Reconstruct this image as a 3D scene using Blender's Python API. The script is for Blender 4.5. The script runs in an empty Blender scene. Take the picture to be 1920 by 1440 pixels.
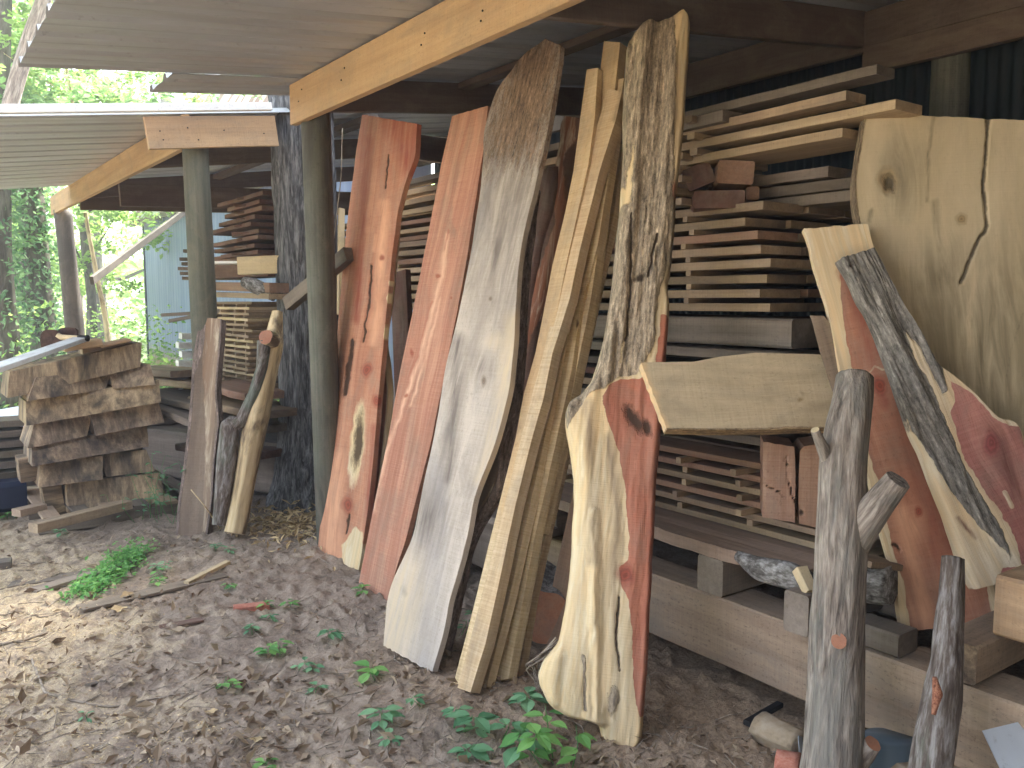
import bpy, math, random
import numpy as np
from mathutils import Matrix, Vector
random.seed(7); RNG = np.random.default_rng(7)
scene = bpy.context.scene
C = scene.collection
# ------------------------------------------------------------------ camera
F_PX, PITCH, YAW, CAMH = 1600.0, math.radians(5.5), math.radians(36.0), 1.55
CAM = np.array([0, 0, CAMH])
FWD = np.array([math.cos(PITCH)*math.sin(YAW), math.cos(PITCH)*math.cos(YAW), -math.sin(PITCH)])
RGT = np.array([math.cos(YAW), -math.sin(YAW), 0.0])
UPV = np.array([math.sin(PITCH)*math.sin(YAW), math.sin(PITCH)*math.cos(YAW), math.cos(PITCH)])
cd = bpy.data.cameras.new('camera'); cam = bpy.data.objects.new('camera', cd); C.objects.link(cam)
cam.location = CAM; cam.rotation_euler = (math.pi/2-PITCH, 0, -YAW)
cd.sensor_width = 36; cd.lens = 36*F_PX/1920; cd.clip_start = .05; cd.clip_end = 2000
scene.camera = cam
# survey helpers: a sight line of the photograph met with a real plane of the place
def ray(px, py): return FWD + (px-960)/F_PX*RGT + (720-py)/F_PX*UPV
def gp(px, py, z=0.0): d = ray(px, py); return CAM + d*((z-CAMH)/d[2])
def xp(px, py, X): d = ray(px, py); return CAM + d*(X/d[0])
def yp(px, py, Y): d = ray(px, py); return CAM + d*(Y/d[1])
def dp(px, py, t): return CAM + ray(px, py)*t
def pl(px, py, p0, n): d = ray(px, py); return CAM + d*(np.dot(np.asarray(p0)-CAM, n)/np.dot(d, n))
def nrm(v): v = np.asarray(v, float); return v/np.linalg.norm(v)
# ------------------------------------------------------------------ noise
def _h(i, j, k, s):
    n = (i*374761393 + j*668265263 + k*2147483647 + s*1274126177) & 0xffffffff
    n = ((n ^ (n >> 13))*1103515245) & 0xffffffff
    n = ((n ^ (n >> 16))*2246822519) & 0xffffffff
    return ((n ^ (n >> 15)) & 0xffffff)/float(0xffffff)
def vn(p, s=0):
    p = np.asarray(p, float); f = np.floor(p).astype(np.int64); t = p-f; t = t*t*(3-2*t)
    i, j, k = f[:, 0], f[:, 1], f[:, 2]; a, b, c = t[:, 0], t[:, 1], t[:, 2]
    def L(x, y, w): return x+(y-x)*w
    x00 = L(_h(i, j, k, s), _h(i+1, j, k, s), a); x10 = L(_h(i, j+1, k, s), _h(i+1, j+1, k, s), a)
    x01 = L(_h(i, j, k+1, s), _h(i+1, j, k+1, s), a); x11 = L(_h(i, j+1, k+1, s), _h(i+1, j+1, k+1, s), a)
    return L(L(x00, x10, b), L(x01, x11, b), c)
def fbm(p, o=4, s=0):
    p = np.asarray(p, float); r = 0; a = .5; tt = 0
    for q in range(o): r = r+a*vn(p*2**q+q*17.3, s+q); tt += a; a *= .5
    return r/tt
def ss(a, b, x): t = np.clip((x-a)/(b-a), 0, 1); return t*t*(3-2*t)
# ------------------------------------------------------------------ objects
def tag(o, label=None, cat=None, group=None, kind=None):
    if label: o['label'] = label
    if cat: o['category'] = cat
    if group: o['group'] = group
    if kind: o['kind'] = kind
    return o
def empty(name, loc=(0, 0, 0), label=None, cat=None, group=None):
    o = bpy.data.objects.new(name, None); C.objects.link(o); o.location = loc
    o.empty_display_size = .1
    return tag(o, label, cat, group)
def link(name, me, mw=None, parent=None):
    o = bpy.data.objects.new(name, me); C.objects.link(o)
    if mw is not None: mw = Matrix([list(r) for r in mw])
    if parent is not None:
        o.parent = parent; inv = Matrix.Translation(parent.location).inverted()
        if parent.type == 'MESH': inv = parent.matrix_basis.inverted()
        o.matrix_basis = inv @ (mw if mw is not None else Matrix.Identity(4))
    elif mw is not None: o.matrix_basis = mw
    return o
def mk(name, V, Q, mats, mw=None, parent=None, midx=None, smooth=False, attrs=None, T=None):
    """V (n,3); Q (m,4) quads or list of faces"""
    me = bpy.data.meshes.new(name)
    if isinstance(Q, np.ndarray):
        k = Q.shape[1]; n = len(Q)
        me.vertices.add(len(V)); me.vertices.foreach_set('co', np.asarray(V, np.float32).ravel())
        me.loops.add(n*k); me.loops.foreach_set('vertex_index', Q.astype(np.int32).ravel())
        me.polygons.add(n); me.polygons.foreach_set('loop_start', np.arange(0, n*k, k, dtype=np.int32))
        try: me.polygons.foreach_set('loop_total', np.full(n, k, np.int32))
        except Exception: pass
    else:
        me.from_pydata([tuple(v) for v in V], [], [tuple(int(i) for i in f) for f in Q])
    for m in (mats if isinstance(mats, (list, tuple)) else [mats]): me.materials.append(m)
    if midx is not None: me.polygons.foreach_set('material_index', np.asarray(midx, np.int32))
    me.polygons.foreach_set('use_smooth', np.full(len(me.polygons), bool(smooth)))
    for k2, a in (attrs or {}).items():
        at = me.attributes.new(k2, 'FLOAT', 'POINT'); at.data.foreach_set('value', np.asarray(a, np.float32))
    me.update(calc_edges=True); me.validate()
    return link(name, me, mw, parent)
def frame(o, x, y, z):
    M = np.eye(4); M[:3, 0] = x; M[:3, 1] = y; M[:3, 2] = z; M[:3, 3] = o; return M
def grid_q(nr, nc, off=0, flip=False):
    i = np.arange(nr-1)[:, None]*nc + np.arange(nc-1)[None, :] + off
    q = np.stack([i, i+1, i+nc+1, i+nc], -1).reshape(-1, 4)
    return q[:, ::-1] if flip else q
# ------------------------------------------------------------------ node helper
class NT:
    def __init__(s, name):
        s.m = bpy.data.materials.new(name); s.m.use_nodes = True; s.t = s.m.node_tree; s.t.nodes.clear()
        s.out = s.t.nodes.new('ShaderNodeOutputMaterial'); s.b = s.t.nodes.new('ShaderNodeBsdfPrincipled')
        s.t.links.new(s.b.outputs[0], s.out.inputs[0])
        s.b.inputs['Specular IOR Level'].default_value = .3
    def put(s, inp, v):
        if v is None: return
        if isinstance(v, bpy.types.NodeSocket): s.t.links.new(v, inp)
        else:
            if isinstance(v, (tuple, list)) and len(v) == 3 and inp.type == 'RGBA': v = (*v, 1)
            inp.default_value = v
    def n(s, ty, out=0, props=None, **kw):
        nd = s.t.nodes.new('ShaderNode'+ty)
        for k, v in (props or {}).items(): setattr(nd, k, v)
        for k, v in kw.items():
            k = int(k[1:]) if k[0] == '_' and k[1:].isdigit() else k.replace('_', ' ')
            s.put(nd.inputs[k], v)
        return nd.outputs[out]
    def m_(s, op, a, b=0.0, c=None, clamp=False):
        kw = dict(_0=a, _1=b)
        if c is not None: kw['_2'] = c
        return s.n('Math', props=dict(operation=op, use_clamp=clamp), **kw)
    def mix(s, f, a, b, mode='MIX'):
        nd = s.t.nodes.new('ShaderNodeMix'); nd.data_type = 'RGBA'; nd.blend_type = mode
        s.put(nd.inputs[0], f); s.put(nd.inputs[6], a); s.put(nd.inputs[7], b); return nd.outputs[2]
    def vec(s, v, sc, off=None):
        r = s.n('VectorMath', props=dict(operation='MULTIPLY'), _0=v, _1=sc)
        if off is not None: r = s.n('VectorMath', props=dict(operation='ADD'), _0=r, _1=off)
        return r
    def noise(s, v, scale=1.0, detail=4, rough=.55, dist=0.0):
        return s.n('TexNoise', Vector=v, Scale=scale, Detail=detail, Roughness=rough, Distortion=dist)
    def ramp(s, f, stops, interp='LINEAR'):
        nd = s.t.nodes.new('ShaderNodeValToRGB'); s.put(nd.inputs[0], f); cr = nd.color_ramp; cr.interpolation = interp
        while len(cr.elements) < len(stops): cr.elements.new(.5)
        for e, (p, c) in zip(cr.elements, stops):
            e.position = p; e.color = (*c, 1) if isinstance(c, (tuple, list)) else (c, c, c, 1)
        return nd.outputs[0]
    def step(s, f, a, b): return s.n('MapRange', props=dict(clamp=True), Value=f, From_Min=a, From_Max=b)
    def attr(s, nm): return s.n('Attribute', 2, props=dict(attribute_name=nm))
    def objvec(s, rnd=True):
        v = s.n('TexCoord', 3)
        if rnd:
            r = s.n('ObjectInfo', 5); s.rnd = r
            v = s.n('VectorMath', props=dict(operation='ADD'), _0=v, _1=s.n('CombineXYZ', X=s.m_('MULTIPLY', r, 7.0), Y=s.m_('MULTIPLY', r, 13.0), Z=s.m_('MULTIPLY', r, 29.0)))
        return v
    def bump(s, h, dist, strength=1.0):
        s.put(s.b.inputs['Normal'], s.n('Bump', Height=h, Distance=dist, Strength=strength))
    def done(s, col, rough=.8, **kw):
        s.put(s.b.inputs['Base Color'], col); s.put(s.b.inputs['Roughness'], rough)
        for k, v in kw.items(): s.put(s.b.inputs[k.replace('_', ' ')], v)
        return s.m
def wood(name, cols, attrs=False, stain=None, sap=None, knot=(.10, .03, .015), dark=(.03, .02, .015), bark=None,
         rough=.75, bump=.0015, vary=.25, gs=1.0, saw=.20, contrast=1.0, spots=0.0, tone=None, lite=None, ds=.16, dust=.5):
    def dsat(c): l = .3*c[0]+.55*c[1]+.15*c[2]; return tuple(x*(1-ds)+l*ds for x in c)
    cols = [dsat(c) for c in cols];  stain = (dsat(stain[0]), stain[1], stain[2]) if stain else None
    s = NT(name); v = s.objvec()
    if attrs:
        sx = s.n('SeparateXYZ', 0, _0=v); sy = s.n('SeparateXYZ', 1, _0=v); sz = s.n('SeparateXYZ', 2, _0=v)
        g = s.m_('ADD', s.attr('gx'), s.m_('MULTIPLY', s.rnd, 7.0))
        gv = s.n('CombineXYZ', X=g, Y=sy, Z=sz)
    else: gv = v
    broad = s.noise(s.vec(gv, (9*gs, 9*gs, .55)), 1, 3, .5, .6)
    ring = s.noise(s.vec(gv, (48*gs, 48*gs, 1.1)), 1, 4, .6, .3)
    fine = s.noise(s.vec(gv, (260, 260, 7)), 1, 3, .6)
    f = s.m_('ADD', s.m_('ADD', s.m_('MULTIPLY', broad, .5), s.m_('MULTIPLY', ring, .36)), s.m_('MULTIPLY', fine, .14))
    sawn = s.noise(s.vec(v, (5, 5, 170)), 1, 2, .5)
    f = s.m_('ADD', f, s.m_('MULTIPLY', s.m_('SUBTRACT', sawn, .5), saw))
    f = s.m_('ADD', s.m_('MULTIPLY', s.m_('SUBTRACT', f, .5), 2.3*contrast), .5, clamp=True)
    n = len(cols); col = s.ramp(f, [((i+.0)/(n-1), c) for i, c in enumerate(cols)])
    if stain:
        c, amt, sc = stain
        q = s.noise(s.vec(gv, (sc*1.0, sc*1.0, sc*.35)), 1, 5, .62, .8)
        col = s.mix(s.m_('MULTIPLY', s.step(q, .47, .66), amt), col, c)
    if spots:
        q = s.noise(s.vec(v, (60, 60, 25)), 1, 3, .6)
        col = s.mix(s.m_('MULTIPLY', s.step(q, .66, .74), spots), col, dark)
    dn = s.noise(s.vec(v, (7, 7, 3.2)), 1, 6, .7, .6); sp = s.noise(s.vec(v, (95, 95, 60)), 1, 4, .75)
    col = s.mix(s.m_('MULTIPLY', s.step(dn, .46, .72), dust), col, (.22, .185, .15))
    col = s.mix(s.m_('MULTIPLY', s.step(sp, .56, .70), dust*.8), col, tuple(x*.45 for x in cols[0]))
    h = s.m_('ADD', s.m_('ADD', s.m_('MULTIPLY', ring, .4), s.m_('MULTIPLY', fine, .5)), s.m_('MULTIPLY', s.m_('SUBTRACT', sawn, .5), .35))
    if attrs:
        soft = s.noise(s.vec(gv, (26, 26, 3)), 1, 5, .65, .5); tc_ = tone or tuple(x*.5 for x in cols[0]); lc_ = lite or tuple(min(.85, x*1.25) for x in cols[-1])
        vein = s.noise(s.vec(gv, (16, 16, .8)), 1, 3, .5, .4)
        col = s.mix(s.m_('MULTIPLY', s.step(vein, .52, .66), .2), col, tuple(x*.72 for x in cols[0]))
        col = s.mix(s.m_('MULTIPLY', s.attr('lite'), s.step(soft, .25, .6), clamp=True), col, lc_)
        wob = s.m_('ADD', s.m_('MULTIPLY', s.m_('SUBTRACT', s.noise(s.vec(v, (30, 30, 9)), 1, 4, .6), .5), .55), s.m_('MULTIPLY', s.m_('SUBTRACT', s.noise(s.vec(v, (130, 130, 75)), 1, 4, .7), .5), .5))
        if sap is not None:
            m = s.step(s.m_('ADD', s.attr('sap'), s.m_('MULTIPLY', wob, .35)), .42, .58)
            sc2 = s.mix(s.step(ring, .35, .65), sap, tuple(x*.74 for x in sap)); sc2 = s.mix(s.m_('MULTIPLY', s.step(soft, .45, .62), .32), sc2, (min(.85, sap[0]*1.05), sap[1]*.84, sap[2]*.62)); sc2 = s.mix(s.m_('MULTIPLY', s.step(soft, .47, .36), .5), sc2, (.78, .70, .56)); sc2 = s.mix(s.m_('MULTIPLY', s.step(vein, .5, .66), .5), sc2, (sap[0]*.62, sap[1]*.58, sap[2]*.55))
            sc2 = s.mix(s.m_('MULTIPLY', s.step(broad, .5, .7), .35), sc2, (.45, .38, .30))
            col = s.mix(m, col, sc2)
        col = s.mix(s.m_('MULTIPLY', s.attr('tone'), s.step(soft, .28, .62), clamp=True), col, tc_)
        if bark is not None:
            b1 = s.noise(s.vec(v, (70, 70, 12)), 1, 5, .65)
            b2 = s.noise(s.vec(v, (120, 120, 60)), 1, 4, .7, .8); bf = s.m_('ADD', s.m_('MULTIPLY', b1, .62), s.m_('MULTIPLY', b2, .38)); bc = s.ramp(bf, [(.36, tuple(x*.3 for x in bark)), (.47, bark), (.56, tuple(min(1, x*1.6) for x in bark)), (.66, tuple(min(1, x*2.9) for x in bark))])
            bm = s.step(s.m_('ADD', s.attr('bark'), wob), .4, .6)
            col = s.mix(bm, col, bc); h = s.m_('ADD', h, s.m_('MULTIPLY', s.m_('MULTIPLY', b1, bm), 3.0))
        kr = s.m_('ADD', s.attr('knot'), s.m_('MULTIPLY', wob, .3))
        km = s.step(kr, .3, .75)
        kring = s.m_('MULTIPLY', s.m_('ADD', s.n('Math', props=dict(operation='SINE'), _0=s.m_('MULTIPLY', kr, 26.0)), 1.0), .25)
        col = s.mix(s.m_('MULTIPLY', km, .85), col, s.mix(kring, knot, tuple(min(1, x*2.4) for x in knot)))
        dm = s.m_('MULTIPLY', s.step(s.m_('ADD', s.attr('dark'), s.m_('MULTIPLY', wob, .9)), .38, .72), s.step(s.attr('dark'), .02, .12))
        col = s.mix(s.m_('MULTIPLY', dm, .92), col, dark)
        h = s.m_('SUBTRACT', h, s.m_('MULTIPLY', dm, 2.0))
    tint = s.m_('ADD', 1-vary/2, s.m_('MULTIPLY', s.m_('FRACT', s.m_('MULTIPLY', s.rnd, 37.0)), vary))
    col = s.mix(1.0, col, s.n('CombineColor', Red=tint, Green=tint, Blue=s.m_('MULTIPLY', tint, s.m_('ADD', .92, s.m_('MULTIPLY', s.rnd, .12)))), 'MULTIPLY')
    s.bump(h, bump)
    return s.done(col, rough)
def barkm(name, c1, c2, c3, sc=(38, 38, 7), bump=.012, patch=None, pamt=.5, vary=.15):
    s = NT(name); v = s.objvec()
    n1 = s.noise(s.vec(v, sc), 1, 6, .62, .5)
    n2 = s.noise(s.vec(v, (sc[0]*3.5, sc[1]*3.5, sc[2]*3)), 1, 3, .6)
    f = s.m_('ADD', s.m_('MULTIPLY', n1, .7), s.m_('MULTIPLY', n2, .3))
    col = s.ramp(f, [(.34, c1), (.47, c2), (.62, c3)])
    if patch:
        q = s.noise(s.vec(v, (6, 6, 2.2)), 1, 5, .65, .7)
        col = s.mix(s.m_('MULTIPLY', s.step(q, .5, .62), pamt), col, patch)
    s.bump(f, bump); return s.done(col, .9)
# ------------------------------------------------------------------ materials
M = {}
M['fascia'] = wood('new_pine', [(.27, .155, .075), (.46, .29, .145), (.58, .40, .22)], stain=(.33, .20, .12)and((.33, .18, .09), .4, 2.2), spots=.3, vary=.08, contrast=.8)
M['rafter'] = wood('aged_pine', [(.075, .052, .042), (.125, .09, .072), (.185, .135, .108)], stain=((.085, .045, .035), .5, 1.5), vary=.2)
M['post'] = wood('treated_post', [(.05, .052, .042), (.105, .11, .085), (.19, .19, .145)], stain=((.05, .04, .032), .8, 1.6), vary=.1, contrast=1.1, spots=.4, bump=.004, saw=.0)
M['cedar'] = wood('red_cedar', [(.31, .11, .058), (.45, .185, .10), (.57, .29, .17)], True, tone=(.27, .075, .05), lite=(.66, .36, .23), sap=(.68, .55, .36), knot=(.17, .035, .02), dark=(.035, .018, .01), stain=((.33, .09, .045), .6, 2.2), vary=.05, contrast=1.15, spots=.15)
M['cedar_pink'] = wood('pink_cedar', [(.34, .125, .075), (.48, .205, .13), (.60, .315, .205)], True, tone=(.36, .13, .09), lite=(.72, .45, .33), sap=(.60, .38, .24), knot=(.20, .05, .03), dark=(.09, .035, .02), gs=1.5, stain=((.40, .15, .10), .5, 3), vary=.05, contrast=1.5)
M['gray'] = wood('weathered_slab', [(.32, .26, .195), (.50, .42, .33), (.64, .55, .44)], True, tone=(.15, .125, .105), lite=(.56, .45, .30), sap=(.47, .35, .20), dark=(.14, .12, .12), knot=(.12, .09, .06), stain=((.25, .235, .23), .7, 2.4), bark=(.15, .10, .065), vary=.04, contrast=.9, gs=.7)
M['yellow'] = wood('yellow_lumber', [(.42, .28, .13), (.60, .44, .24), (.72, .57, .36)], True, dark=(.10, .06, .03), knot=(.30, .14, .06), stain=((.50, .30, .13), .7, 1.6), vary=.12, contrast=1.3, saw=.4)
M['tanrough'] = wood('rough_tan_slab', [(.38, .27, .15), (.54, .42, .26), (.68, .55, .36)], True, tone=(.26, .20, .13), lite=(.72, .50, .28), knot=(.2, .14, .07), dark=(.09, .07, .05), bark=(.2, .14, .08), stain=((.36, .27, .15), .5, 6), vary=.03, contrast=1.0, gs=.6, spots=.25, dust=.45)
M['tanslab'] = wood('tan_slab', [(.22, .14, .09), (.34, .23, .155), (.44, .31, .22)], True, bark=(.16, .14, .12), vary=.05)
M['cypress'] = wood('pale_slab', [(.50, .40, .24), (.60, .49, .31), (.66, .55, .37)], True, tone=(.20, .17, .11), lite=(.60, .42, .26), dark=(.09, .075, .05), knot=(.20, .14, .07), stain=((.42, .32, .16), .6, 2.0), bark=(.16, .12, .08), vary=.03, contrast=.5, gs=.5, spots=.0, dust=.22)
M['juniper'] = wood('juniper_slab', [(.30, .07, .04), (.43, .125, .07), (.52, .19, .11)], True, tone=(.33, .25, .18), sap=(.76, .60, .39), bark=(.25, .20, .155), knot=(.15, .03, .02), dark=(.03, .018, .012), vary=.03, contrast=.7, gs=.5, bump=.003)
M['plum'] = wood('purple_cedar', [(.26, .075, .06), (.40, .15, .12), (.53, .25, .18)], True, sap=(.66, .55, .38), bark=(.15, .14, .125), knot=(.14, .03, .03), dark=(.05, .03, .02), vary=.03, contrast=1.2, gs=.5, bump=.003)
M['darkslab'] = wood('dark_slab', [(.085, .04, .027), (.16, .08, .055), (.26, .14, .10)], True, sap=(.30, .13, .08), bark=(.09, .07, .06), stain=((.06, .03, .02), .6, 4), vary=.15, bump=.004)
M['brownboard'] = wood('brown_board', [(.10, .065, .045), (.18, .125, .09), (.25, .18, .13)], True, bark=(.13, .10, .09), sap=(.24, .16, .11), stain=((.08, .05, .035), .5, 3), vary=.05, saw=.25, spots=.2)
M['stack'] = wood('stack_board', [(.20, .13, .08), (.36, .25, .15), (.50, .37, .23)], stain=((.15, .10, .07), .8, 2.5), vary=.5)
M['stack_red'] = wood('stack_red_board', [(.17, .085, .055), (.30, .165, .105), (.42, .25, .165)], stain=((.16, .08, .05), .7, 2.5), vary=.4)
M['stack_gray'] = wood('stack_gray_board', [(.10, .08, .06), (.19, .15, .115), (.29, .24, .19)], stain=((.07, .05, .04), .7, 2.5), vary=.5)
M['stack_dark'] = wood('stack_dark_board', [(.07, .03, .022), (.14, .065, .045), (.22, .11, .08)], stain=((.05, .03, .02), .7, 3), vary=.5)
M['timber'] = wood('timber', [(.22, .15, .095), (.40, .285, .185), (.56, .42, .27)], stain=((.20, .13, .09), .75, 1.6), vary=.15, contrast=1.0, spots=.4, dust=.8, saw=.18)
M['timber_red'] = wood('timber_end', [(.24, .11, .06), (.40, .22, .135), (.55, .36, .24)], True, dark=(.05, .03, .02), stain=((.24, .10, .055), .6, 7), vary=.2)
M['post_dark'] = wood('shaded_post', [(.045, .04, .035), (.08, .07, .06), (.12, .11, .095)], vary=.1, contrast=.8)  # darker copy of the post wood, silhouette shade put into its colour
M['block'] = wood('cut_block', [(.10, .07, .05), (.30, .205, .125), (.60, .43, .25)], stain=((.05, .042, .036), .92, 7), vary=.25, contrast=1.7, dust=.15, saw=.05, gs=.8, bump=.004)
M['paint'] = wood('painted_end', [(.50, .55, .60), (.66, .70, .74), (.75, .78, .80)], vary=.1, contrast=.4)
M['endgrain'] = wood('cut_end', [(.28, .10, .05), (.42, .17, .085), (.52, .26, .14)], vary=.1, contrast=.7)
M['pale_end'] = wood('pale_end', [(.45, .33, .17), (.60, .46, .26), (.68, .55, .33)], vary=.1, contrast=.6)
M['bark_j'] = barkm('juniper_bark', (.06, .05, .042), (.20, .165, .14), (.40, .35, .30), (46, 46, 6), .012, patch=(.17, .17, .155), pamt=.6)
M['bark_red'] = barkm('rotten_red_wood', (.06, .025, .018), (.26, .10, .06), (.42, .21, .13), (120, 120, 90), .006)
M['bark_tree'] = barkm('tree_bark', (.02, .02, .022), (.085, .085, .09), (.26, .26, .265), (40, 40, 5), .02)
M['bark_old'] = barkm('old_bark', (.05, .035, .03), (.12, .095, .08), (.30, .28, .27), (45, 45, 8), .01, patch=(.10, .13, .10), pamt=.6)
M['bark_log'] = barkm('round_log_bark', (.03, .025, .022), (.13, .12, .11), (.38, .37, .36), (30, 30, 18), .01)
M['bark_far'] = barkm('far_bark', (.04, .035, .03), (.09, .08, .065), (.16, .15, .12), (14, 14, 3), .02)
M['bark_pale'] = barkm('peeled_wood', (.14, .10, .065), (.50, .38, .22), (.66, .55, .36), (14, 14, 1.6), .004, patch=(.12, .085, .06), pamt=.85)
def metal(name, c, rough, met, stain, samt, sc=(1.0, 14, 4), vary=0):
    s = NT(name); v = s.n('TexCoord', 3)
    q = s.noise(s.vec(v, sc), 1, 5, .6, .4); q2 = s.noise(s.vec(v, (sc[0]*6, sc[1]*6, sc[2]*6)), 1, 4, .6)
    col = s.mix(s.m_('MULTIPLY', s.step(q, .42, .68), samt), c, stain)
    q2 = s.noise(s.vec(v, (3, 5, 5)), 1, 5, .6); q3 = s.noise(s.vec(v, (22, 26, 26)), 1, 4, .7)
    col = s.mix(s.m_('MULTIPLY', s.step(q3, .60, .72), .35), col, tuple(x*.5 for x in stain))
    s.bump(q2, .002); return s.done(col, s.m_('ADD', rough, s.m_('MULTIPLY', q2, .25)), Metallic=met)
M['roof'] = metal('galvanised_roof', (.40, .42, .46), .36, .35, (.28, .25, .23), .45, (.5, 7, 7))
M['roof2'] = metal('galvanised_roof_far', (.50, .52, .56), .30, .35, (.33, .29, .26), .45, (.4, 5, 5))
M['trim'] = metal('white_trim', (.78, .79, .80), .5, 0, (.6, .6, .6), .3)
M['flash'] = metal('bare_flashing', (.62, .68, .76), .28, .6, (.45, .48, .52), .5)
M['bluetin'] = metal('dark_tin', (.035, .052, .068), .5, .2, (.07, .07, .08), .5)
def barnwall():
    s = NT('blue_tin_wall'); v = s.n('TexCoord', 3); z = s.n('SeparateXYZ', 2, _0=v)
    q = s.noise(s.vec(v, (3, 3, .4)), 1, 5, .6); q3 = s.noise(s.vec(v, (5, 5, 5)), 1, 5, .65)
    col = s.mix(s.step(q, .35, .7), (.18, .22, .40), (.26, .30, .47))
    dirt = s.step(s.m_('ADD', z, s.m_('MULTIPLY', s.m_('SUBTRACT', q3, .5), .5)), .62, .18)
    col = s.mix(dirt, col, (.30, .21, .13)); s.bump(q3, .002)
    return s.done(col, .55, Metallic=.1)
M['barnwall'] = barnwall()
def stripes():
    s = NT('striped_tin_roof'); v = s.n('TexCoord', 3); y = s.n('SeparateXYZ', 1, _0=v)
    w = s.noise(s.n('CombineXYZ', Y=s.m_('MULTIPLY', y, 1.5)), 1, 1, .5)
    col = s.ramp(w, [(.3, (.22, .10, .09)), (.45, (.22, .10, .09)), (.46, (.55, .60, .58)), (.56, (.52, .58, .56)), (.57, (.26, .12, .11)), (.7, (.40, .47, .52))], 'CONSTANT')
    q = s.noise(s.vec(v, (1, 4, 1)), 1, 5, .6); col = s.mix(s.m_('MULTIPLY', q, .4), col, (.25, .15, .12))
    return s.done(col, .5)
M['stripes'] = stripes()
def leafm(name, c1, c2, tr=.5):
    s = NT(name); v = s.n('NewGeometry', 0)
    q = s.n('Attribute', 2, props=dict(attribute_name='lv'))
    col = s.mix(q, c1, c2)
    s.b.inputs['Roughness'].default_value = .55; s.put(s.b.inputs['Base Color'], col)
    t = s.n('BsdfTranslucent', Color=col)
    mx = s.t.nodes.new('ShaderNodeMixShader'); mx.inputs[0].default_value = tr
    s.t.links.new(s.b.outputs[0], mx.inputs[1]); s.t.links.new(t, mx.inputs[2]); s.t.links.new(mx.outputs[0], s.out.inputs[0])
    return s.m
M['leaf_bright'] = leafm('bright_leaves', (.15, .29, .07), (.40, .56, .17), .62)
M['leaf_mid'] = leafm('mid_leaves', (.13, .27, .10), (.34, .52, .20), .6)
M['leaf_cool'] = leafm('cool_leaves', (.08, .18, .09), (.24, .38, .18), .5)
M['leaf_dull'] = leafm('dull_leaves', (.05, .055, .04), (.12, .12, .085), .3)  # neutral dark leaves of the added rear woods, to cut green bounce
M['seed'] = leafm('seedling_leaves', (.10, .30, .09), (.28, .55, .16), .4)
M['seed_blue'] = leafm('bluish_leaves', (.11, .28, .14), (.25, .46, .25), .35)
M['dry'] = leafm('dry_leaves', (.15, .095, .06), (.42, .33, .23), .2)
M['chip'] = leafm('wood_chips', (.32, .22, .11), (.66, .52, .30), 0.1)
M['twig'] = barkm('twig', (.10, .075, .055), (.22, .18, .14), (.38, .33, .27), (60, 60, 10), .002)
M['brick'] = barkm('red_brick', (.30, .10, .07), (.42, .16, .11), (.48, .23, .17), (40, 40, 40), .002)
M['stone'] = barkm('stone', (.20, .15, .10), (.32, .25, .17), (.40, .33, .25), (14, 14, 14), .006)
M['black'] = NT('black_rubber').done((.015, .015, .017), .5)
M['rust'] = barkm('rusty_blade', (.035, .02, .016), (.06, .035, .028), (.10, .06, .045), (20, 20, 20), .002)
M['navy'] = NT('navy_tarp').done((.008, .014, .04), .7)
M['gun'] = NT('slate_plastic').done((.10, .14, .18), .45)
# ------------------------------------------------------------------ builders
def poly_at(P, t):
    P = np.asarray(P, float); d = np.r_[0, np.cumsum(np.linalg.norm(np.diff(P, axis=0), axis=1))]; d /= d[-1]
    return np.stack([np.interp(t, d, P[:, i]) for i in range(P.shape[1])], 1)
def smooth_at(P, t, k=9):
    q = poly_at(P, np.linspace(0, 1, 240)); w = np.ones(k)/k
    for c in range(q.shape[1]):
        e = np.r_[np.full(k//2, q[0, c]), q[:, c], np.full(k//2, q[-1, c])]
        m = np.convolve(e, w, 'valid'); m[0] = q[0, c]; m[-1] = q[-1, c]; q[:, c] = m
    return poly_at_u(q, t)
def poly_at_u(q, t): x = np.linspace(0, 1, len(q)); return np.stack([np.interp(t, x, q[:, i]) for i in range(q.shape[1])], 1)
def seg_d(X, Y, pts):
    d = np.full(X.shape, 1e9)
    for (x0, y0), (x1, y1) in zip(pts[:-1], pts[1:]):
        vx, vy = x1-x0, y1-y0; L = vx*vx+vy*vy+1e-9
        t = np.clip(((X-x0)*vx+(Y-y0)*vy)/L, 0, 1); d = np.minimum(d, np.hypot(X-x0-t*vx, Y-y0-t*vy))
    return d
def poly_sd(X, Y, pts):
    ins = np.zeros(X.shape, bool); n = len(pts)
    for i in range(n):
        (x0, y0), (x1, y1) = pts[i], pts[(i+1) % n]
        c = ((y0 > Y) != (y1 > Y)); xx = (x1-x0)*(Y-y0)/((y1-y0) or 1e-9)+x0; ins ^= (c & (X < xx))
    d = seg_d(X, Y, list(pts)+[pts[0]]); return np.where(ins, d, -d)
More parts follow.
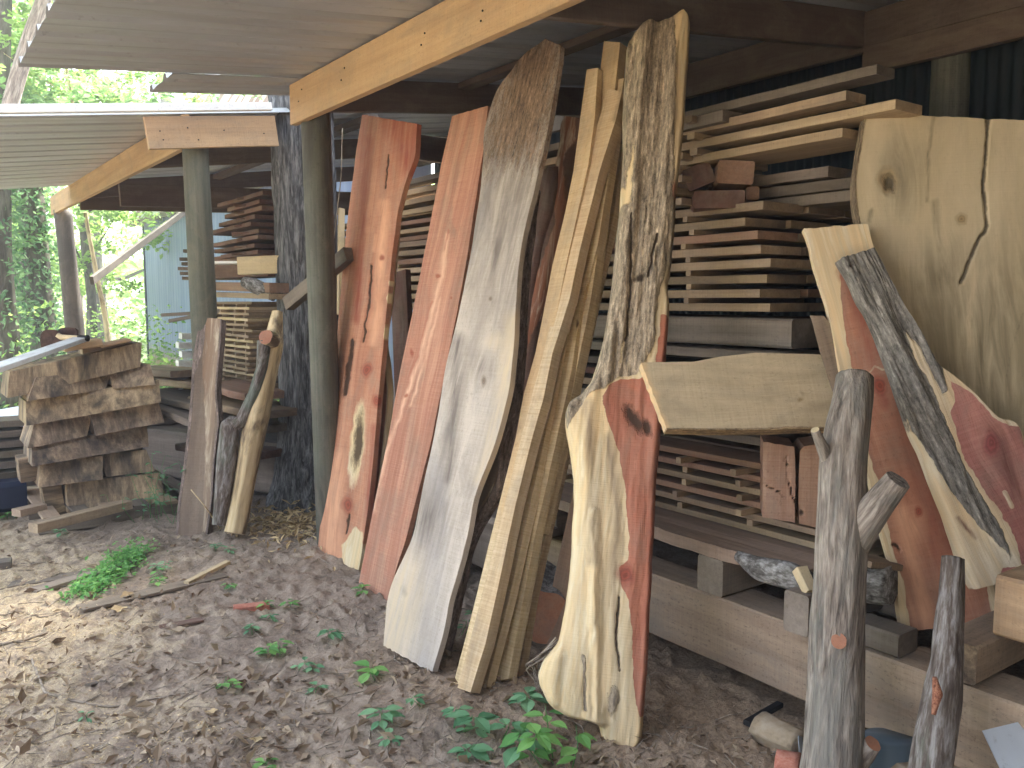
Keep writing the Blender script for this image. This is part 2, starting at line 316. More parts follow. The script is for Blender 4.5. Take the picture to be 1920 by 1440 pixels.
def feat_masks(feats, X, Y):
    q_ = np.stack([X.ravel()/11, Y.ravel()/16, X.ravel()*0], 1); wx = (fbm(q_, 3, 61).reshape(X.shape)-.5); wy = (fbm(q_+40, 3, 62).reshape(X.shape)-.5)
    X, Y = X+wx*7, Y+wy*10
    out = {k: np.zeros(X.shape) for k in ('sap', 'bark', 'knot', 'dark', 'rel', 'tone', 'lite')}
    for f in feats:
        val = 1.0
        if isinstance(f[-1], str): val = float(f[-1]); f = f[:-1]
        if f[0] == 'ell':
            _, k, x, y, rx, ry, rot = f; a = math.radians(rot)
            dx, dy = X-x, Y-y; u = (dx*math.cos(a)+dy*math.sin(a))/rx; v = (-dx*math.sin(a)+dy*math.cos(a))/ry
            m = np.clip(1-.5*np.hypot(u, v), 0, 1)
        elif f[0] == 'line':
            _, k, pts, w = f; m = np.clip(1-.5*seg_d(X, Y, pts)/w, 0, 1)
        elif f[0] == 'poly':
            _, k, pts, soft = f; m = np.clip(.5+poly_sd(X, Y, pts)/soft, 0, 1)
        if k[0] == '-': out[k[1:]] = np.minimum(out[k[1:]], 1-m)
        else: out[k] = np.maximum(out[k], m)
    return out
def slab(name, L, R, p0, n, th, mat, feats=(), res=.007, sapL=0, sapR=0, barkL=0, barkR=0, wob=.004, rnd=(0, 0), back=0.0,
         relief=.0, parent=None, smo=True, cup=0, barkrel=.0, seed=None, edgew=.003, byy=False):
    seed = seed if seed is not None else len(bpy.data.objects)
    n = nrm(n)
    if np.dot(n, CAM-np.asarray(p0)) < 0: n = -n
    h = lambda P: np.mean([pl(*P[0], p0, n), pl(*P[1], p0, n)], axis=0)
    B, T = h((L[0], R[0])), h((L[-1], R[-1])); z = nrm(T-B); y = -n; x = np.cross(y, z)
    Ln = np.linalg.norm(T-B); W = max(np.linalg.norm(pl(*a, p0, n)-pl(*b, p0, n)) for a, b in zip(smooth_at(L, np.linspace(0, 1, 9)), smooth_at(R, np.linspace(0, 1, 9))))
    nr, nc = max(8, int(Ln/res)), max(6, int(W/res))
    t = np.linspace(0, 1, nr); fn = smooth_at if smo else poly_at
    if byy:
        def fy(P):
            P = np.asarray(P, float); yy = np.interp(t, [0, 1], [max(L[0][1], R[0][1]), min(L[-1][1], R[-1][1])])
            o = np.argsort(P[:, 1]); xx = np.interp(yy, P[o, 1], P[o, 0]); k = np.ones(5)/5
            xx[2:-2] = np.convolve(xx, k, 'valid'); return np.stack([xx, yy], 1)
        fn = lambda P, t_: fy(P)
    PL, PR = fn(L, t), fn(R, t); u = np.linspace(0, 1, nc)
    P2 = PL[:, None, :]*(1-u[None, :, None])+PR[:, None, :]*u[None, :, None]
    X, Y = P2[..., 0].ravel(), P2[..., 1].ravel()
    D = FWD[None]+((X-960)/F_PX)[:, None]*RGT[None]+((720-Y)/F_PX)[:, None]*UPV[None]
    W3 = CAM+D*(np.dot(np.asarray(p0)-CAM, n)/(D@n))[:, None]
    loc = (W3-B)@np.stack([x, y, z], 1)
    xs = loc[:, 0].reshape(nr, nc).copy(); zs = loc[:, 2].reshape(nr, nc).copy()
    e = (fbm(np.stack([t*Ln*9, t*0+seed, t*0], 1), 4, 3)-.5)*2*wob; e2 = (fbm(np.stack([t*Ln*9, t*0+seed+50, t*0], 1), 4, 3)-.5)*2*wob
    g = u[None, :]; xs += e[:, None]*(1-g)**3 + e2[:, None]*g**3
    # ragged ends
    en = (fbm(np.stack([u*W*40, u*0+seed, u*0+9], 1), 3, 5)-.5)*2*edgew; zs[0] += en; zs[-1] += en[::-1]
    dl, dr = xs-xs[:, :1], xs[:, -1:]-xs
    X2, Y2 = X.reshape(nr, nc), Y.reshape(nr, nc); ms = feat_masks(feats, X2, Y2)
    def wd(v):
        if isinstance(v, (list, tuple)): return np.interp(t, [a for a, _ in v], [b for _, b in v])[:, None]
        return np.full((nr, 1), float(v))
    nn = (fbm(np.stack([xs.ravel()*6+seed, zs.ravel()*2.2, zs.ravel()*0], 1), 3, 8).reshape(nr, nc)-.5)
    for k, a, b in (('sap', sapL, sapR), ('bark', barkL, barkR)):
        for dd, w in ((dl, wd(a)), (dr, wd(b))):
            if w.max() > 0: ms[k] = np.maximum(ms[k], np.clip(.5+(w*(1+nn*.9)-dd)/.02, 0, 1)*(w > 0))
    gx = xs.copy()
    for f in feats:
        if f[0] == 'ell' and f[1] == 'knot':
            c = (pl(f[2], f[3], p0, n)-B)@np.stack([x, y, z], 1)
            r = np.linalg.norm(pl(f[2]+f[4], f[3], p0, n)-pl(f[2], f[3], p0, n))
            gx -= (xs-c[0])*.85*np.exp(-((xs-c[0])**2/(2*(2.0*r)**2)+(zs-c[2])**2/(2*(4*r)**2)))
    gx += nn*.05
    ys = np.zeros((nr, nc))
    for dd, r in ((dl, rnd[0]), (dr, rnd[1])):
        if r > 0: q = np.clip(1-dd/r, 0, 1); ys += min(r, th*.9)*(1-np.sqrt(np.clip(1-q*q, 0, 1)))
    if relief or barkrel:
        q = fbm(np.stack([xs.ravel()*24, zs.ravel()*2.6, zs.ravel()*0+seed], 1), 5, 11).reshape(nr, nc)-.5
        ys += q*relief*2 + q*barkrel*2*np.clip(ms['bark'], 0, 1)
    ys += ms['dark']*.008*(1 if th > .02 else 0) - ms['rel']*.02
    if cup: ys += cup*((u[None, :]-.5)**2*4)
    fr = np.stack([xs.ravel(), ys.ravel(), zs.ravel()], 1)
    xc = (xs[:, :1]+xs[:, -1:])/2
    bk = np.stack([(xc+(xs-xc)*(1-back)).ravel(), np.maximum(ys, 0).ravel()*.3+th, zs.ravel()], 1)
    ring = np.r_[np.arange(nc), np.arange(1, nr)*nc+nc-1, (nr-1)*nc+np.arange(nc-2, -1, -1), np.arange(nr-2, 0, -1)*nc]
    mid = (fr[ring]+bk[ring])/2; mo = len(fr)*2
    if barkrel: mid[:, 0] += np.sign(mid[:, 0])*.006
    m_r = len(ring); nf = len(fr); k0 = mo+np.arange(m_r); k0b = np.roll(k0, -1); mi, mi2 = k0+m_r, k0b+m_r; k2, k2b = k0+2*m_r, k0b+2*m_r
    Q = np.concatenate([grid_q(nr, nc), grid_q(nr, nc, nf, True), np.stack([k0b, k0, mi, mi2], 1), np.stack([mi2, mi, k2, k2b], 1)])
    at = {}
    for k in ('sap', 'bark', 'knot', 'dark', 'tone', 'lite'):
        a = ms[k].ravel(); bb = a*(.0 if k in ('knot', 'dark') else 1); at[k] = np.r_[a, bb, a[ring], a[ring], bb[ring]]
    at['gx'] = np.r_[gx.ravel(), gx.ravel(), np.tile(gx.ravel()[ring], 3)]
    return mk(name, np.r_[fr, bk, fr[ring], mid, bk[ring]], Q, mat, frame(B, x, y, z), parent, smooth=False if not (relief or barkrel or max(rnd)) else True, attrs=at)
def tube(name, pts, rad, mat, seg=28, res=.012, amp=.1, parent=None, cap=None, lump=0.1, seed=0, str_=3.0, smo=7, ell=1.0, fiss=0.0):
    pts = np.asarray(pts, float); L = np.linalg.norm(np.diff(pts, axis=0), axis=1).sum(); nr = max(4, int(L/res))
    t = np.linspace(0, 1, nr); dd = np.r_[0, np.cumsum(np.linalg.norm(np.diff(pts, axis=0), axis=1))]; dd /= dd[-1]
    q = np.stack([np.interp(np.linspace(0, 1, 200), dd, pts[:, i]) for i in range(3)], 1); rr = np.interp(np.linspace(0, 1, 200), dd, rad)
    w = np.ones(smo*2+1)/(smo*2+1)
    for arr in [q[:, 0], q[:, 1], q[:, 2], rr]:
        a0, a1 = arr[0], arr[-1]; e = np.r_[2*a0-arr[smo:0:-1], arr, 2*a1-arr[-2:-smo-2:-1]]; arr[:] = np.convolve(e, w, 'valid')
    c = poly_at_u(q, t); r = np.interp(t, np.linspace(0, 1, 200), rr)
    T = np.gradient(c, axis=0); T /= np.linalg.norm(T, axis=1)[:, None]
    z = nrm(pts[-1]-pts[0]); a = np.array([1, 0, 0]) if abs(z[0]) < .9 else np.array([0, 1, 0]); x = nrm(a-z*np.dot(a, z)); y = np.cross(z, x)
    th = np.linspace(0, 2*np.pi, seg, endpoint=False)
    xx = x[None]-T*(T@x)[:, None]; xx /= np.linalg.norm(xx, axis=1)[:, None]; yy = np.cross(T, xx)
    dirs = np.cos(th)[None, :, None]*xx[:, None, :]+ell*np.sin(th)[None, :, None]*yy[:, None, :]
    p = np.stack([np.tile(np.cos(th)*2, nr), np.tile(np.sin(th)*2, nr), np.repeat(t*L*1.2, seg)], 1)+seed*7.7
    q2 = np.stack([np.tile(np.cos(th), nr)*r.repeat(seg)*30, np.tile(np.sin(th), nr)*r.repeat(seg)*30, np.repeat(t*L*str_, seg)], 1)+seed
    m = 1+(vn(p, 2)-.5)*2*lump+(fbm(q2, 4, 4)-.5)*2*amp
    if fiss: m -= fiss*(1-np.abs(fbm(q2*.8+9, 3, 5)-.5)*2.0)**8
    V = c[:, None, :]+dirs*(r[:, None]*m.reshape(nr, seg))[..., None]
    o = pts[0]; MW = frame(o, x, y, z); V = (V.reshape(-1, 3)-o)@np.stack([x, y, z], 1)
    i = np.arange(nr-1)[:, None]*seg; j = np.arange(seg)[None, :]; j2 = (j+1) % seg
    Q = np.stack([i+j, i+j2, i+seg+j2, i+seg+j], -1).reshape(-1, 4)
    faces = [tuple(f) for f in Q]; nv = len(V); e0 = V[:seg].mean(0); e1 = V[-seg:].mean(0); V = np.r_[V, [e0], [e1]]
    faces += [(int(k), nv, int((k+1) % seg)) for k in range(seg)]+[(int(nv-seg+k), int(nv-seg+(k+1) % seg), nv+1) for k in range(seg)]
    faces = [tuple(f[::-1]) if False else f for f in faces]
    mi = [0]*len(Q)+[1 if cap else 0]*(2*seg)
    o = mk(name, V, faces, [mat]+([cap] if cap else []), MW, parent, midx=mi)
    o.data.polygons.foreach_set('use_smooth', np.array([k == 0 for k in mi], bool)); return o
def beam(name, A, B, w, h, mat, up=(0, 0, 1), parent=None, wob=.002, cham=.003, ns=10, bow=0.0, seed=None, live=0.0, capmat=None):
    """sawn board from A to B (centre line of its cross-section)"""
    seed = seed if seed is not None else len(bpy.data.objects)*3+1
    A, B = np.asarray(A, float), np.asarray(B, float); z = nrm(B-A); up = np.asarray(up, float); y = nrm(up-z*np.dot(up, z)); x = np.cross(y, z)
    L = np.linalg.norm(B-A); hw, hh = w/2, h/2; c = min(cham, hw*.3, hh*.3)
    cs = np.array([(-hw+c, -hh), (hw-c, -hh), (hw, -hh+c), (hw, hh-c), (hw-c, hh), (-hw+c, hh), (-hw, hh-c), (-hw, -hh+c)])
    if live: ns = max(ns, int(L/.04))
    t = np.linspace(0, 1, ns)
    nx = (fbm(np.stack([t*L*2, t*0+seed, t*0], 1), 3, 1)-.5)*2*wob; ny = (fbm(np.stack([t*L*2, t*0+seed+5, t*0], 1), 3, 1)-.5)*2*wob+bow*4*t*(1-t)
    ll = (fbm(np.stack([t*L*5, t*0+seed+9, t*0], 1), 4, 1)-.5)*2*live; lr = (fbm(np.stack([t*L*5, t*0+seed+19, t*0], 1), 4, 1)-.5)*2*live
    V = []
    for k in range(ns):
        for (cx, cy) in cs: V.append((cx+nx[k]+(ll[k] if cx < 0 else lr[k]), cy+ny[k], t[k]*L))
    F = [tuple(reversed(range(8)))]+[(k*8+j, k*8+(j+1) % 8, k*8+8+(j+1) % 8, k*8+8+j) for k in range(ns-1) for j in range(8)]+[tuple((ns-1)*8+j for j in range(8))]
    mi = None; mats = [mat]
    if capmat: mats = [mat, capmat]; mi = [1]+[0]*(len(F)-2)+[1]
    return mk(name, np.array(V), F, mats, frame(A, x, y, z), parent, midx=mi)
def prism(name, poly, z0, z1, mat, mw=None, parent=None):
    n = len(poly); V = [(x, y, z0) for x, y in poly]+[(x, y, z1) for x, y in poly]
    F = [tuple(reversed(range(n))), tuple(range(n, 2*n))]+[(i, (i+1) % n, (i+1) % n+n, i+n) for i in range(n)]
    return mk(name, np.array(V), F, mat, mw, parent)
def leaves_mesh(name, P, S, mat, parent=None, up=.3, seed=1, lv=None, aspect=.55, mw=None, droop=0.0):
    """P (n,3) leaf positions, S (n,) leaf length; each leaf a folded diamond of its own"""
    rg = np.random.default_rng(seed); n = len(P)
    d = rg.normal(size=(n, 3)); d[:, 2] = d[:, 2]*.5-droop; d /= np.linalg.norm(d, axis=1)[:, None]
    nn = rg.normal(size=(n, 3))*(1-up); nn[:, 2] += up*2; s = np.cross(d, nn); s /= np.linalg.norm(s, axis=1)[:, None]+1e-9
    f = np.cross(s, d)*(.12*S)[:, None]; a = d*S[:, None]; b = s*(S*aspect/2)[:, None]
    V = np.stack([P, P+a*.45+b+f, P+a, P+a*.45-b+f], 1).reshape(-1, 3)
    Q = np.arange(4*n).reshape(n, 4)
    lv = rg.random(n) if lv is None else lv
    return mk(name, V, Q, mat, mw, parent, attrs={'lv': np.repeat(lv, 4)})
# ================================================================== world and light
w = bpy.data.worlds.new('World'); scene.world = w; w.use_nodes = True; nt = w.node_tree; nt.nodes.clear()
SUN_EL, SUN_AZ = math.radians(50), math.radians(62)     # azimuth from +Y towards +X: high behind the barn, so the yard lies in open shade
sky = nt.nodes.new('ShaderNodeTexSky'); sky.sky_type = 'NISHITA'; sky.sun_disc = False; sky.sun_elevation = SUN_EL; sky.sun_rotation = SUN_AZ
sky.air_density = 1.0; sky.dust_density = 4.0; sky.ozone_density = 1.0
hs = nt.nodes.new('ShaderNodeHueSaturation'); hs.inputs['Saturation'].default_value = .55; hs.inputs['Value'].default_value = 1.0
bg = nt.nodes.new('ShaderNodeBackground'); bg.inputs[1].default_value = .15; wo = nt.nodes.new('ShaderNodeOutputWorld')
nt.links.new(sky.outputs[0], hs.inputs['Color']); nt.links.new(hs.outputs[0], bg.inputs[0]); nt.links.new(bg.outputs[0], wo.inputs[0])
sl = bpy.data.lights.new('sun', 'SUN'); so = bpy.data.objects.new('sun', sl); C.objects.link(so)
sl.energy = 5.0; sl.angle = math.radians(20); sl.color = (1, .95, .86)
sd = Vector((math.sin(SUN_AZ)*math.cos(SUN_EL), math.cos(SUN_AZ)*math.cos(SUN_EL), math.sin(SUN_EL)))
so.rotation_euler = sd.to_track_quat('Z', 'Y').to_euler()
scene.view_settings.view_transform = 'Standard'; scene.view_settings.look = 'None'; scene.view_settings.gamma = 1
scene.view_settings.exposure = 3.2
scene.render.engine = 'CYCLES'
scene.cycles.max_bounces = 6; scene.cycles.diffuse_bounces = 4; scene.cycles.transmission_bounces = 4
# ================================================================== ground
def dens(lo, hi, st, far):
    a = np.arange(lo, hi, st); r = [a[-1]]; s = st
    while r[-1] < far: s *= 1.22; r.append(r[-1]+s)
    l = [a[0]]; s = st
    while l[-1] > -far: s *= 1.22; l.append(l[-1]-s)
    return np.r_[np.array(l[1:])[::-1], a, np.array(r[1:])]
def ground_h(x, y):
    x = np.asarray(x, float); y = np.asarray(y, float); z0 = np.zeros(x.shape).ravel()
    xf, yf = x.ravel(), y.ravel()
    h = (fbm(np.stack([xf*.7, yf*.7, z0], 1), 3, 21)-.5)*.10+(fbm(np.stack([xf*4, yf*4, z0], 1), 4, 25)-.5)*.05
    near = ss(11, 5, yf)*ss(-5, -1, xf); h += near*(fbm(np.stack([xf*17, yf*17, z0], 1), 4, 31)-.5)*.045
    cl = fbm(np.stack([xf*38, yf*38, z0], 1), 2, 41); h += near*np.clip(cl-.56, 0, 1)*.09
    h += .05*np.exp(-((xf-2.1)**2+(yf-5.6)**2)/1.2)      # earth banked against the tree roots
    return h.reshape(x.shape)-.01
gxs, gys = dens(-1.4, 3.4, .02, 400), dens(1.4, 8.0, .024, 400)
GX, GY = np.meshgrid(gxs, gys); GZ = ground_h(GX, GY)
def soil():
    s = NT('yard_soil'); v = s.n('TexCoord', 3); x = s.n('SeparateXYZ', 0, _0=v); y = s.n('SeparateXYZ', 1, _0=v)
    a = s.noise(v, 1.3, 5, .6); b = s.noise(v, 9, 6, .65); c = s.noise(v, 60, 5, .7); d = s.noise(v, 220, 3, .6)
    f = s.m_('ADD', s.m_('ADD', s.m_('MULTIPLY', a, .3), s.m_('MULTIPLY', b, .35)), s.m_('MULTIPLY', c, .35))
    col = s.ramp(f, [(.34, (.12, .095, .075)), (.46, (.255, .20, .155)), (.56, (.38, .31, .245)), (.68, (.50, .425, .34))])
    # sawdust, spread out from the left of the yard
    reach = s.m_('ADD', s.m_('MULTIPLY', s.m_('SUBTRACT', .75, x), .6), s.m_('MULTIPLY', s.m_('SUBTRACT', y, 2.6), .10))
    m = s.m_('ADD', s.m_('ADD', reach, s.m_('MULTIPLY', s.m_('SUBTRACT', a, .5), 2.2)), s.m_('MULTIPLY', s.m_('SUBTRACT', b, .5), 1.7))
    m = s.m_('MULTIPLY', s.step(m, -.05, .45), s.step(y, 8.5, 5.5))
    m = s.m_('MULTIPLY', m, s.step(c, .36, .54))
    saw = s.ramp(d, [(.35, (.33, .25, .15)), (.5, (.50, .40, .25)), (.65, (.66, .56, .38))])
    col = s.mix(s.m_('MULTIPLY', m, .85), col, saw)
    sand = s.m_('MULTIPLY', s.step(s.m_('ADD', s.m_('ADD', x, s.m_('MULTIPLY', y, .35)), s.m_('MULTIPLY', s.m_('SUBTRACT', b, .5), 1.0)), 2.45, 2.9), s.step(y, 3.6, 2.8))
    col = s.mix(s.m_('MULTIPLY', sand, .75), col, s.ramp(c, [(.35, (.22, .15, .10)), (.6, (.44, .32, .21))]))
    # pale chips and grit
    vo = s.n('TexVoronoi', 0, Vector=s.vec(v, (1, 1.7, 1)), Scale=70.0); vo2 = s.n('TexVoronoi', 1, Vector=s.vec(v, (1, 1.7, 1)), Scale=70.0)
    pick = s.m_('MULTIPLY', s.step(vo, .25, .15), s.step(s.n('SeparateColor', 0, Color=vo2), .80, .82))
    col = s.mix(s.m_('MULTIPLY', pick, .8), col, (.42, .36, .28))
    # green forest floor farther off
    fg = s.m_('MULTIPLY', s.step(s.m_('ADD', y, s.m_('MULTIPLY', s.m_('SUBTRACT', b, .5), 4.0)), 10.5, 13.5), s.step(b, .38, .5))
    col = s.mix(fg, col, (.06, .12, .03))
    h = s.m_('ADD', s.m_('MULTIPLY', b, .5), s.m_('ADD', s.m_('MULTIPLY', c, .35), s.m_('MULTIPLY', d, .15)))
    s.bump(h, .02); return s.done(col, .95)
M['soil'] = soil()
g = mk('ground', np.stack([GX.ravel(), GY.ravel(), GZ.ravel()], 1), grid_q(len(gys), len(gxs)), M['soil'], smooth=True)
tag(g, 'brown yard earth scattered with sawdust', kind='structure')
# ================================================================== barn
BX, BY0, BY1 = 5.0, -8.0, 21.8
barn = empty('barn', (BX, 9, 0), 'long tin barn with blue wall and striped roof behind the sheds', 'barn')
def corrugated(name, x, y0, y1, z0, z1, pitch, amp, mat, parent):
    y = np.arange(y0, y1, pitch/6); xx = x-amp*(.5+.5*np.cos(2*np.pi*y/pitch))
    V = np.r_[np.stack([xx, y, np.full(len(y), z0)], 1), np.stack([xx, y, np.full(len(y), z1)], 1)]; n = len(y)
    i = np.arange(n-1); Q = np.stack([i, i+n, i+n+1, i+1], 1)
    return mk(name, V, Q, mat, None, parent, smooth=True)
corrugated('wall', BX, 8.4, BY1, -.1, 3.75, .20, .012, M['barnwall'], barn)
corrugated('tin_siding', BX, BY0, 8.35, -.1, 3.9, .068, .016, M['bluetin'], barn)
beam('corner_trim', (BX-.01, BY1, 0), (BX-.01, BY1, 3.7), .1, .04, M['bluetin'], up=(1, 0, 0), parent=barn)
mk('end_wall', np.array([(BX, BY1, -.1), (12, BY1, -.1), (12, BY1, 3.7), (8.2, BY1, 8.6), (5.4, BY1, 4.0), (BX, BY1, 3.6)]), [(0, 1, 2, 3, 4, 5)], M['barnwall'], None, barn)
zr = lambda X: 3.42+1.65*(X-4.72)
V = []; ny = 160; ys = np.linspace(8.0, BY1+.35, ny)
for k, yy in enumerate(ys):
    dz = .012*math.cos(k*math.pi)
    V += [(4.72, yy, 3.42+dz), (7.8, yy, zr(7.8)+dz)]
i = np.arange(ny-1)*2
barn_roof = mk('roof', np.array(V), np.stack([i, i+1, i+3, i+2], 1), M['stripes'], None, barn)
beam('eave_board', (4.76, 8.0, 3.37), (4.76, BY1+.3, 3.37), .03, .12, M['stack_gray'], parent=barn)
beam('rake_board', (4.74, BY1+.33, 3.36), (7.8, BY1+.33, zr(7.8)-.07), .04, .14, M['stack_gray'], up=(0, 1, 0), parent=barn)
# ================================================================== near lean-to
RS = .115; roofz = lambda X: 2.86+RS*(X-2.1)
shed = empty('lean_to_shed', (2.2, 4.9, 0), 'open lean-to with a pale front board and ribbed tin roof over the leaning slabs', 'shed')
def rib_roof(name, x0, x1, y0, y1, zf, pitch, mat, parent, rh=.034, drop=0, jag=.0, seed=0, th=.0015):
    prof = []; y = y1
    while y > y0:
        for dy, dz in ((0, 0), (.026, rh), (.062, rh), (.088, 0), (.19, 0), (.196, .003), (.204, .003), (.21, 0)):
            if y-dy > y0: prof.append((y-dy, dz))
        y -= pitch
    prof = np.array(prof); n = len(prof); xs = np.linspace(x0, x1, 14); V = []
    rr = np.random.default_rng(seed)
    sag = rr.normal(size=n)*.0015
    for s_ in (0, 1):
        for k, X in enumerate(xs):
            for q, (yy, dz) in enumerate(prof): V.append((X, yy, zf(X)+dz+drop+s_*th+(sag[q] if k == 0 else 0)))
    nf = len(xs)*n; Q = np.r_[grid_q(len(xs), n), grid_q(len(xs), n, nf, True)]
    e = np.arange(n-1); Q = np.r_[Q, np.stack([e+1, e, e+nf, e+nf+1], 1)]
    return mk(name, np.array(V), Q, mat, None, parent)
rib_roof('roof_sheet', .57, 5.0, -8.0, 4.86, roofz, .30, M['roof'], shed, seed=1)  # unseen near end lengthened past the camera to darken the right side
rib_roof('roof_sheet', 1.29, 5.0, 4.80, 5.36, roofz, .30, M['roof'], shed, drop=-.006, seed=2)
p2 = gp(593, 1040); P2X, P2Y = 2.12, 4.93
tube('post', [(P2X+.05, P2Y, -.3), (P2X, P2Y-.02, 2.70)], [.082, .088], M['post'], 32, .05, .012, shed, lump=.02, seed=3)
# front board over the posts, face towards the yard
def fascia(A, B, h, th, parent, name='front_board', mat='fascia', seed=1): return beam(name, A, B, th, h, M[mat], parent=parent, wob=.003, seed=seed, ns=24)
fascia((2.03, 5.03, 2.725), (2.03, -7.8, 2.735), .235, .045, shed)
zr_ = lambda X: roofz(X)-.105
for Y in (4.83, 2.76, .55, -1.6, -3.8, -6):
    beam('rafter', (2.06, Y, zr_(2.06)), (4.96, Y, zr_(4.96)), .045, .19, M['rafter'], parent=shed, wob=.003)
for X in (3.1, 4.57):
    beam('purlin', (X, -7.8, roofz(X)-.035), (X, 4.8, roofz(X)-.035), .09, .04, M['rafter'], parent=shed, wob=.004)
beam('header', (4.36, -7.8, 3.00), (4.36, 7.6, 3.00), .05, .21, M['rafter'], parent=shed, wob=.004)
beam('header', (4.30, -2.4, 2.83), (4.30, 2.70, 2.83), .05, .14, M['rafter'], parent=shed, wob=.004)
beam('header', (2.9, 5.2, 2.60), (4.9, 5.2, 2.60), .05, .17, M['rafter'], parent=shed)
tube('post', [(4.42, -.55, -.2), (4.42, -.55, 2.9)], [.09, .09], M['post'], 20, .1, .02, shed)
tube('post', [(4.42, 2.3, -.2), (4.42, 2.3, 2.9)], [.09, .09], M['post'], 20, .1, .02, shed)
tube('post', [(2.22, -1.8, -.2), (2.18, -1.8, 2.65)], [.09, .09], M['post'], 20, .1, .02, shed)
tube('post', [(2.22, -7.4, -.2), (2.18, -7.4, 2.65)], [.09, .09], M['post'], 20, .1, .02, shed)
# ================================================================== far lean-to
RS2 = .14; roofz2 = lambda X: 2.62+RS2*(X-.5)
shed2 = empty('lean_to_shed', (1.65, 6, 0), 'farther lower lean-to with a white roof edge, past the big tree', 'shed')
rib_roof('roof_sheet', -.9, 4.98, 5.83, 10.2, roofz2, .30, M['roof2'], shed2, seed=3)
a = np.array([-.95, 5.80, roofz2(-.95)+.02]); b = np.array([2.18, 5.80, roofz2(2.18)+.02]); beam('roof_trim', a, b, .05, .05, M['trim'], parent=shed2)
a = yp(274, 250, 5.82); b = yp(517, 246, 5.82); beam('end_board', a, b, .04, .20, M['fascia'], parent=shed2, seed=8)
c1, c2 = yp(366, 275, 5.93), yp(385, 640, 5.93)
k = (c2-c1)/(c2[2]-c1[2]); base = c1-k*(c1[2]+.2)
tube('post', [base, c1], [.093, .083], M['post'], 32, .05, .012, shed2, lump=.02, seed=5)
PX1 = c1[0]
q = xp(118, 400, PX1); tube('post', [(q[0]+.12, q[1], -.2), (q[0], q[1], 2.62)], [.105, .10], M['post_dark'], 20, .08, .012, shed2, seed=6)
fascia((PX1-.07, 5.86, 2.66), (PX1-.07, q[1]+.25, 2.68), .21, .045, shed2, seed=4)
for Y in (7.3, 9.7):
    beam('rafter', (PX1, Y, roofz2(PX1)-.10), (4.95, Y, roofz2(4.95)-.10), .045, .17, M['rafter'], parent=shed2)
beam('purlin', (PX1+1.3, 5.9, roofz2(PX1+1.3)-.05), (PX1+1.3, 10, roofz2(PX1+1.3)-.05), .09, .05, M['rafter'], parent=shed2)
beam('header', (PX1+.05, 8.5, 2.52), (4.9, 8.6, 2.66), .05, .2, M['rafter'], parent=shed2)
beam('header', (PX1-.05, 9.9, 2.60), (4.9, 10.0, 2.74), .05, .20, M['rafter'], parent=shed2)
a = xp(145, 524, PX1+.02); b = dp(345, 398, 13.0)
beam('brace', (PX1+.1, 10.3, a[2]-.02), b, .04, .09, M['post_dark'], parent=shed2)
# ================================================================== trees
tree = empty('pine_tree', (2.54, 6.1, 0), 'tall dark tree with furrowed bark growing between the two sheds', 'tree')
tc = dp(577, 600, 6.42)
tube('trunk', [(2.48, 6.04, -.25), (2.51, 6.07, .05), (2.55, 6.1, .5), (2.55, 6.1, 1.5), (2.50, 6.08, 3.5), (2.55, 6.1, 10.5)], [.40, .31, .25, .232, .235, .16], M['bark_tree'], 120, .018, .07, tree, lump=.03, seed=11, str_=2.2, smo=4, fiss=.10)
def limb(p, d, L, r, parent, mat, seed, name='limb'):
    d = nrm(d); P = [p]
    rg = np.random.default_rng(seed)
    for k in range(5): d = nrm(d+rg.normal(size=3)*.22+np.array([0, 0, .05])); P.append(P[-1]+d*L/5)
    tube(name, P, np.linspace(r, r*.25, 6), mat, 8, .15, .05, parent, seed=seed); return np.array(P)
def crown_pts(cs, n, rad, rg, flat=.7):
    """leaf positions: clusters scattered in blobs round given centres, with gaps between"""
    out = []
    for c in cs:
        k = max(6, int(n/len(cs)/60)); cc = c+rg.normal(size=(k, 3))*rad*np.array([.6, .6, .6*flat])
        for q in cc:
            m = int(n/len(cs)/k); v = rg.normal(size=(m, 3)); v /= np.linalg.norm(v, axis=1)[:, None]
            out.append(q+v*(rg.random(m)**.5*rad*.28)[:, None]*np.array([1, 1, .6]))
    return np.concatenate(out)
rg = np.random.default_rng(3)
P = [limb(np.array([2.53, 6.1, h]), (math.cos(a_), math.sin(a_), .35), 2.2, .06, tree, M['bark_tree'], int(h*10)) for h, a_ in ((6.6, 3.4), (7.4, 1.0), (8.3, 5.0), (9.2, 2.4))]
leaves_mesh('crown', crown_pts([p[-1] for p in P]+[np.array([2.4, 6.2, 10.5])], 9000, .9, rg), rg.uniform(.08, .16, 9000)[:9000] if False else np.full(len(crown_pts([p[-1] for p in P]+[np.array([2.4, 6.2, 10.5])], 9000, .9, np.random.default_rng(5))), .13), M['leaf_mid'], tree, seed=4) if False else None
for h, a_, L_ in ((6.4, .5, 4.6), (7.6, .35, 4.2), (6.9, .75, 3.8), (8.6, .6, 4.4)): P.append(limb(np.array([2.53, 6.1, h]), (math.cos(a_), math.sin(a_), .25), L_, .08, tree, M['bark_tree'], int(h*7)))  # out-of-view limbs added to block sun falling between the two roofs
cp = crown_pts([p[-1] for p in P]+[p[3] for p in P[4:]]+[np.array([2.4, 6.2, 10.5])], 26000, 1.1, rg)
leaves_mesh('crown', cp, rg.uniform(.12, .22, len(cp)), M['leaf_mid'], tree, seed=4)  # includes leaves added on those limbs to soften the sun fleck below
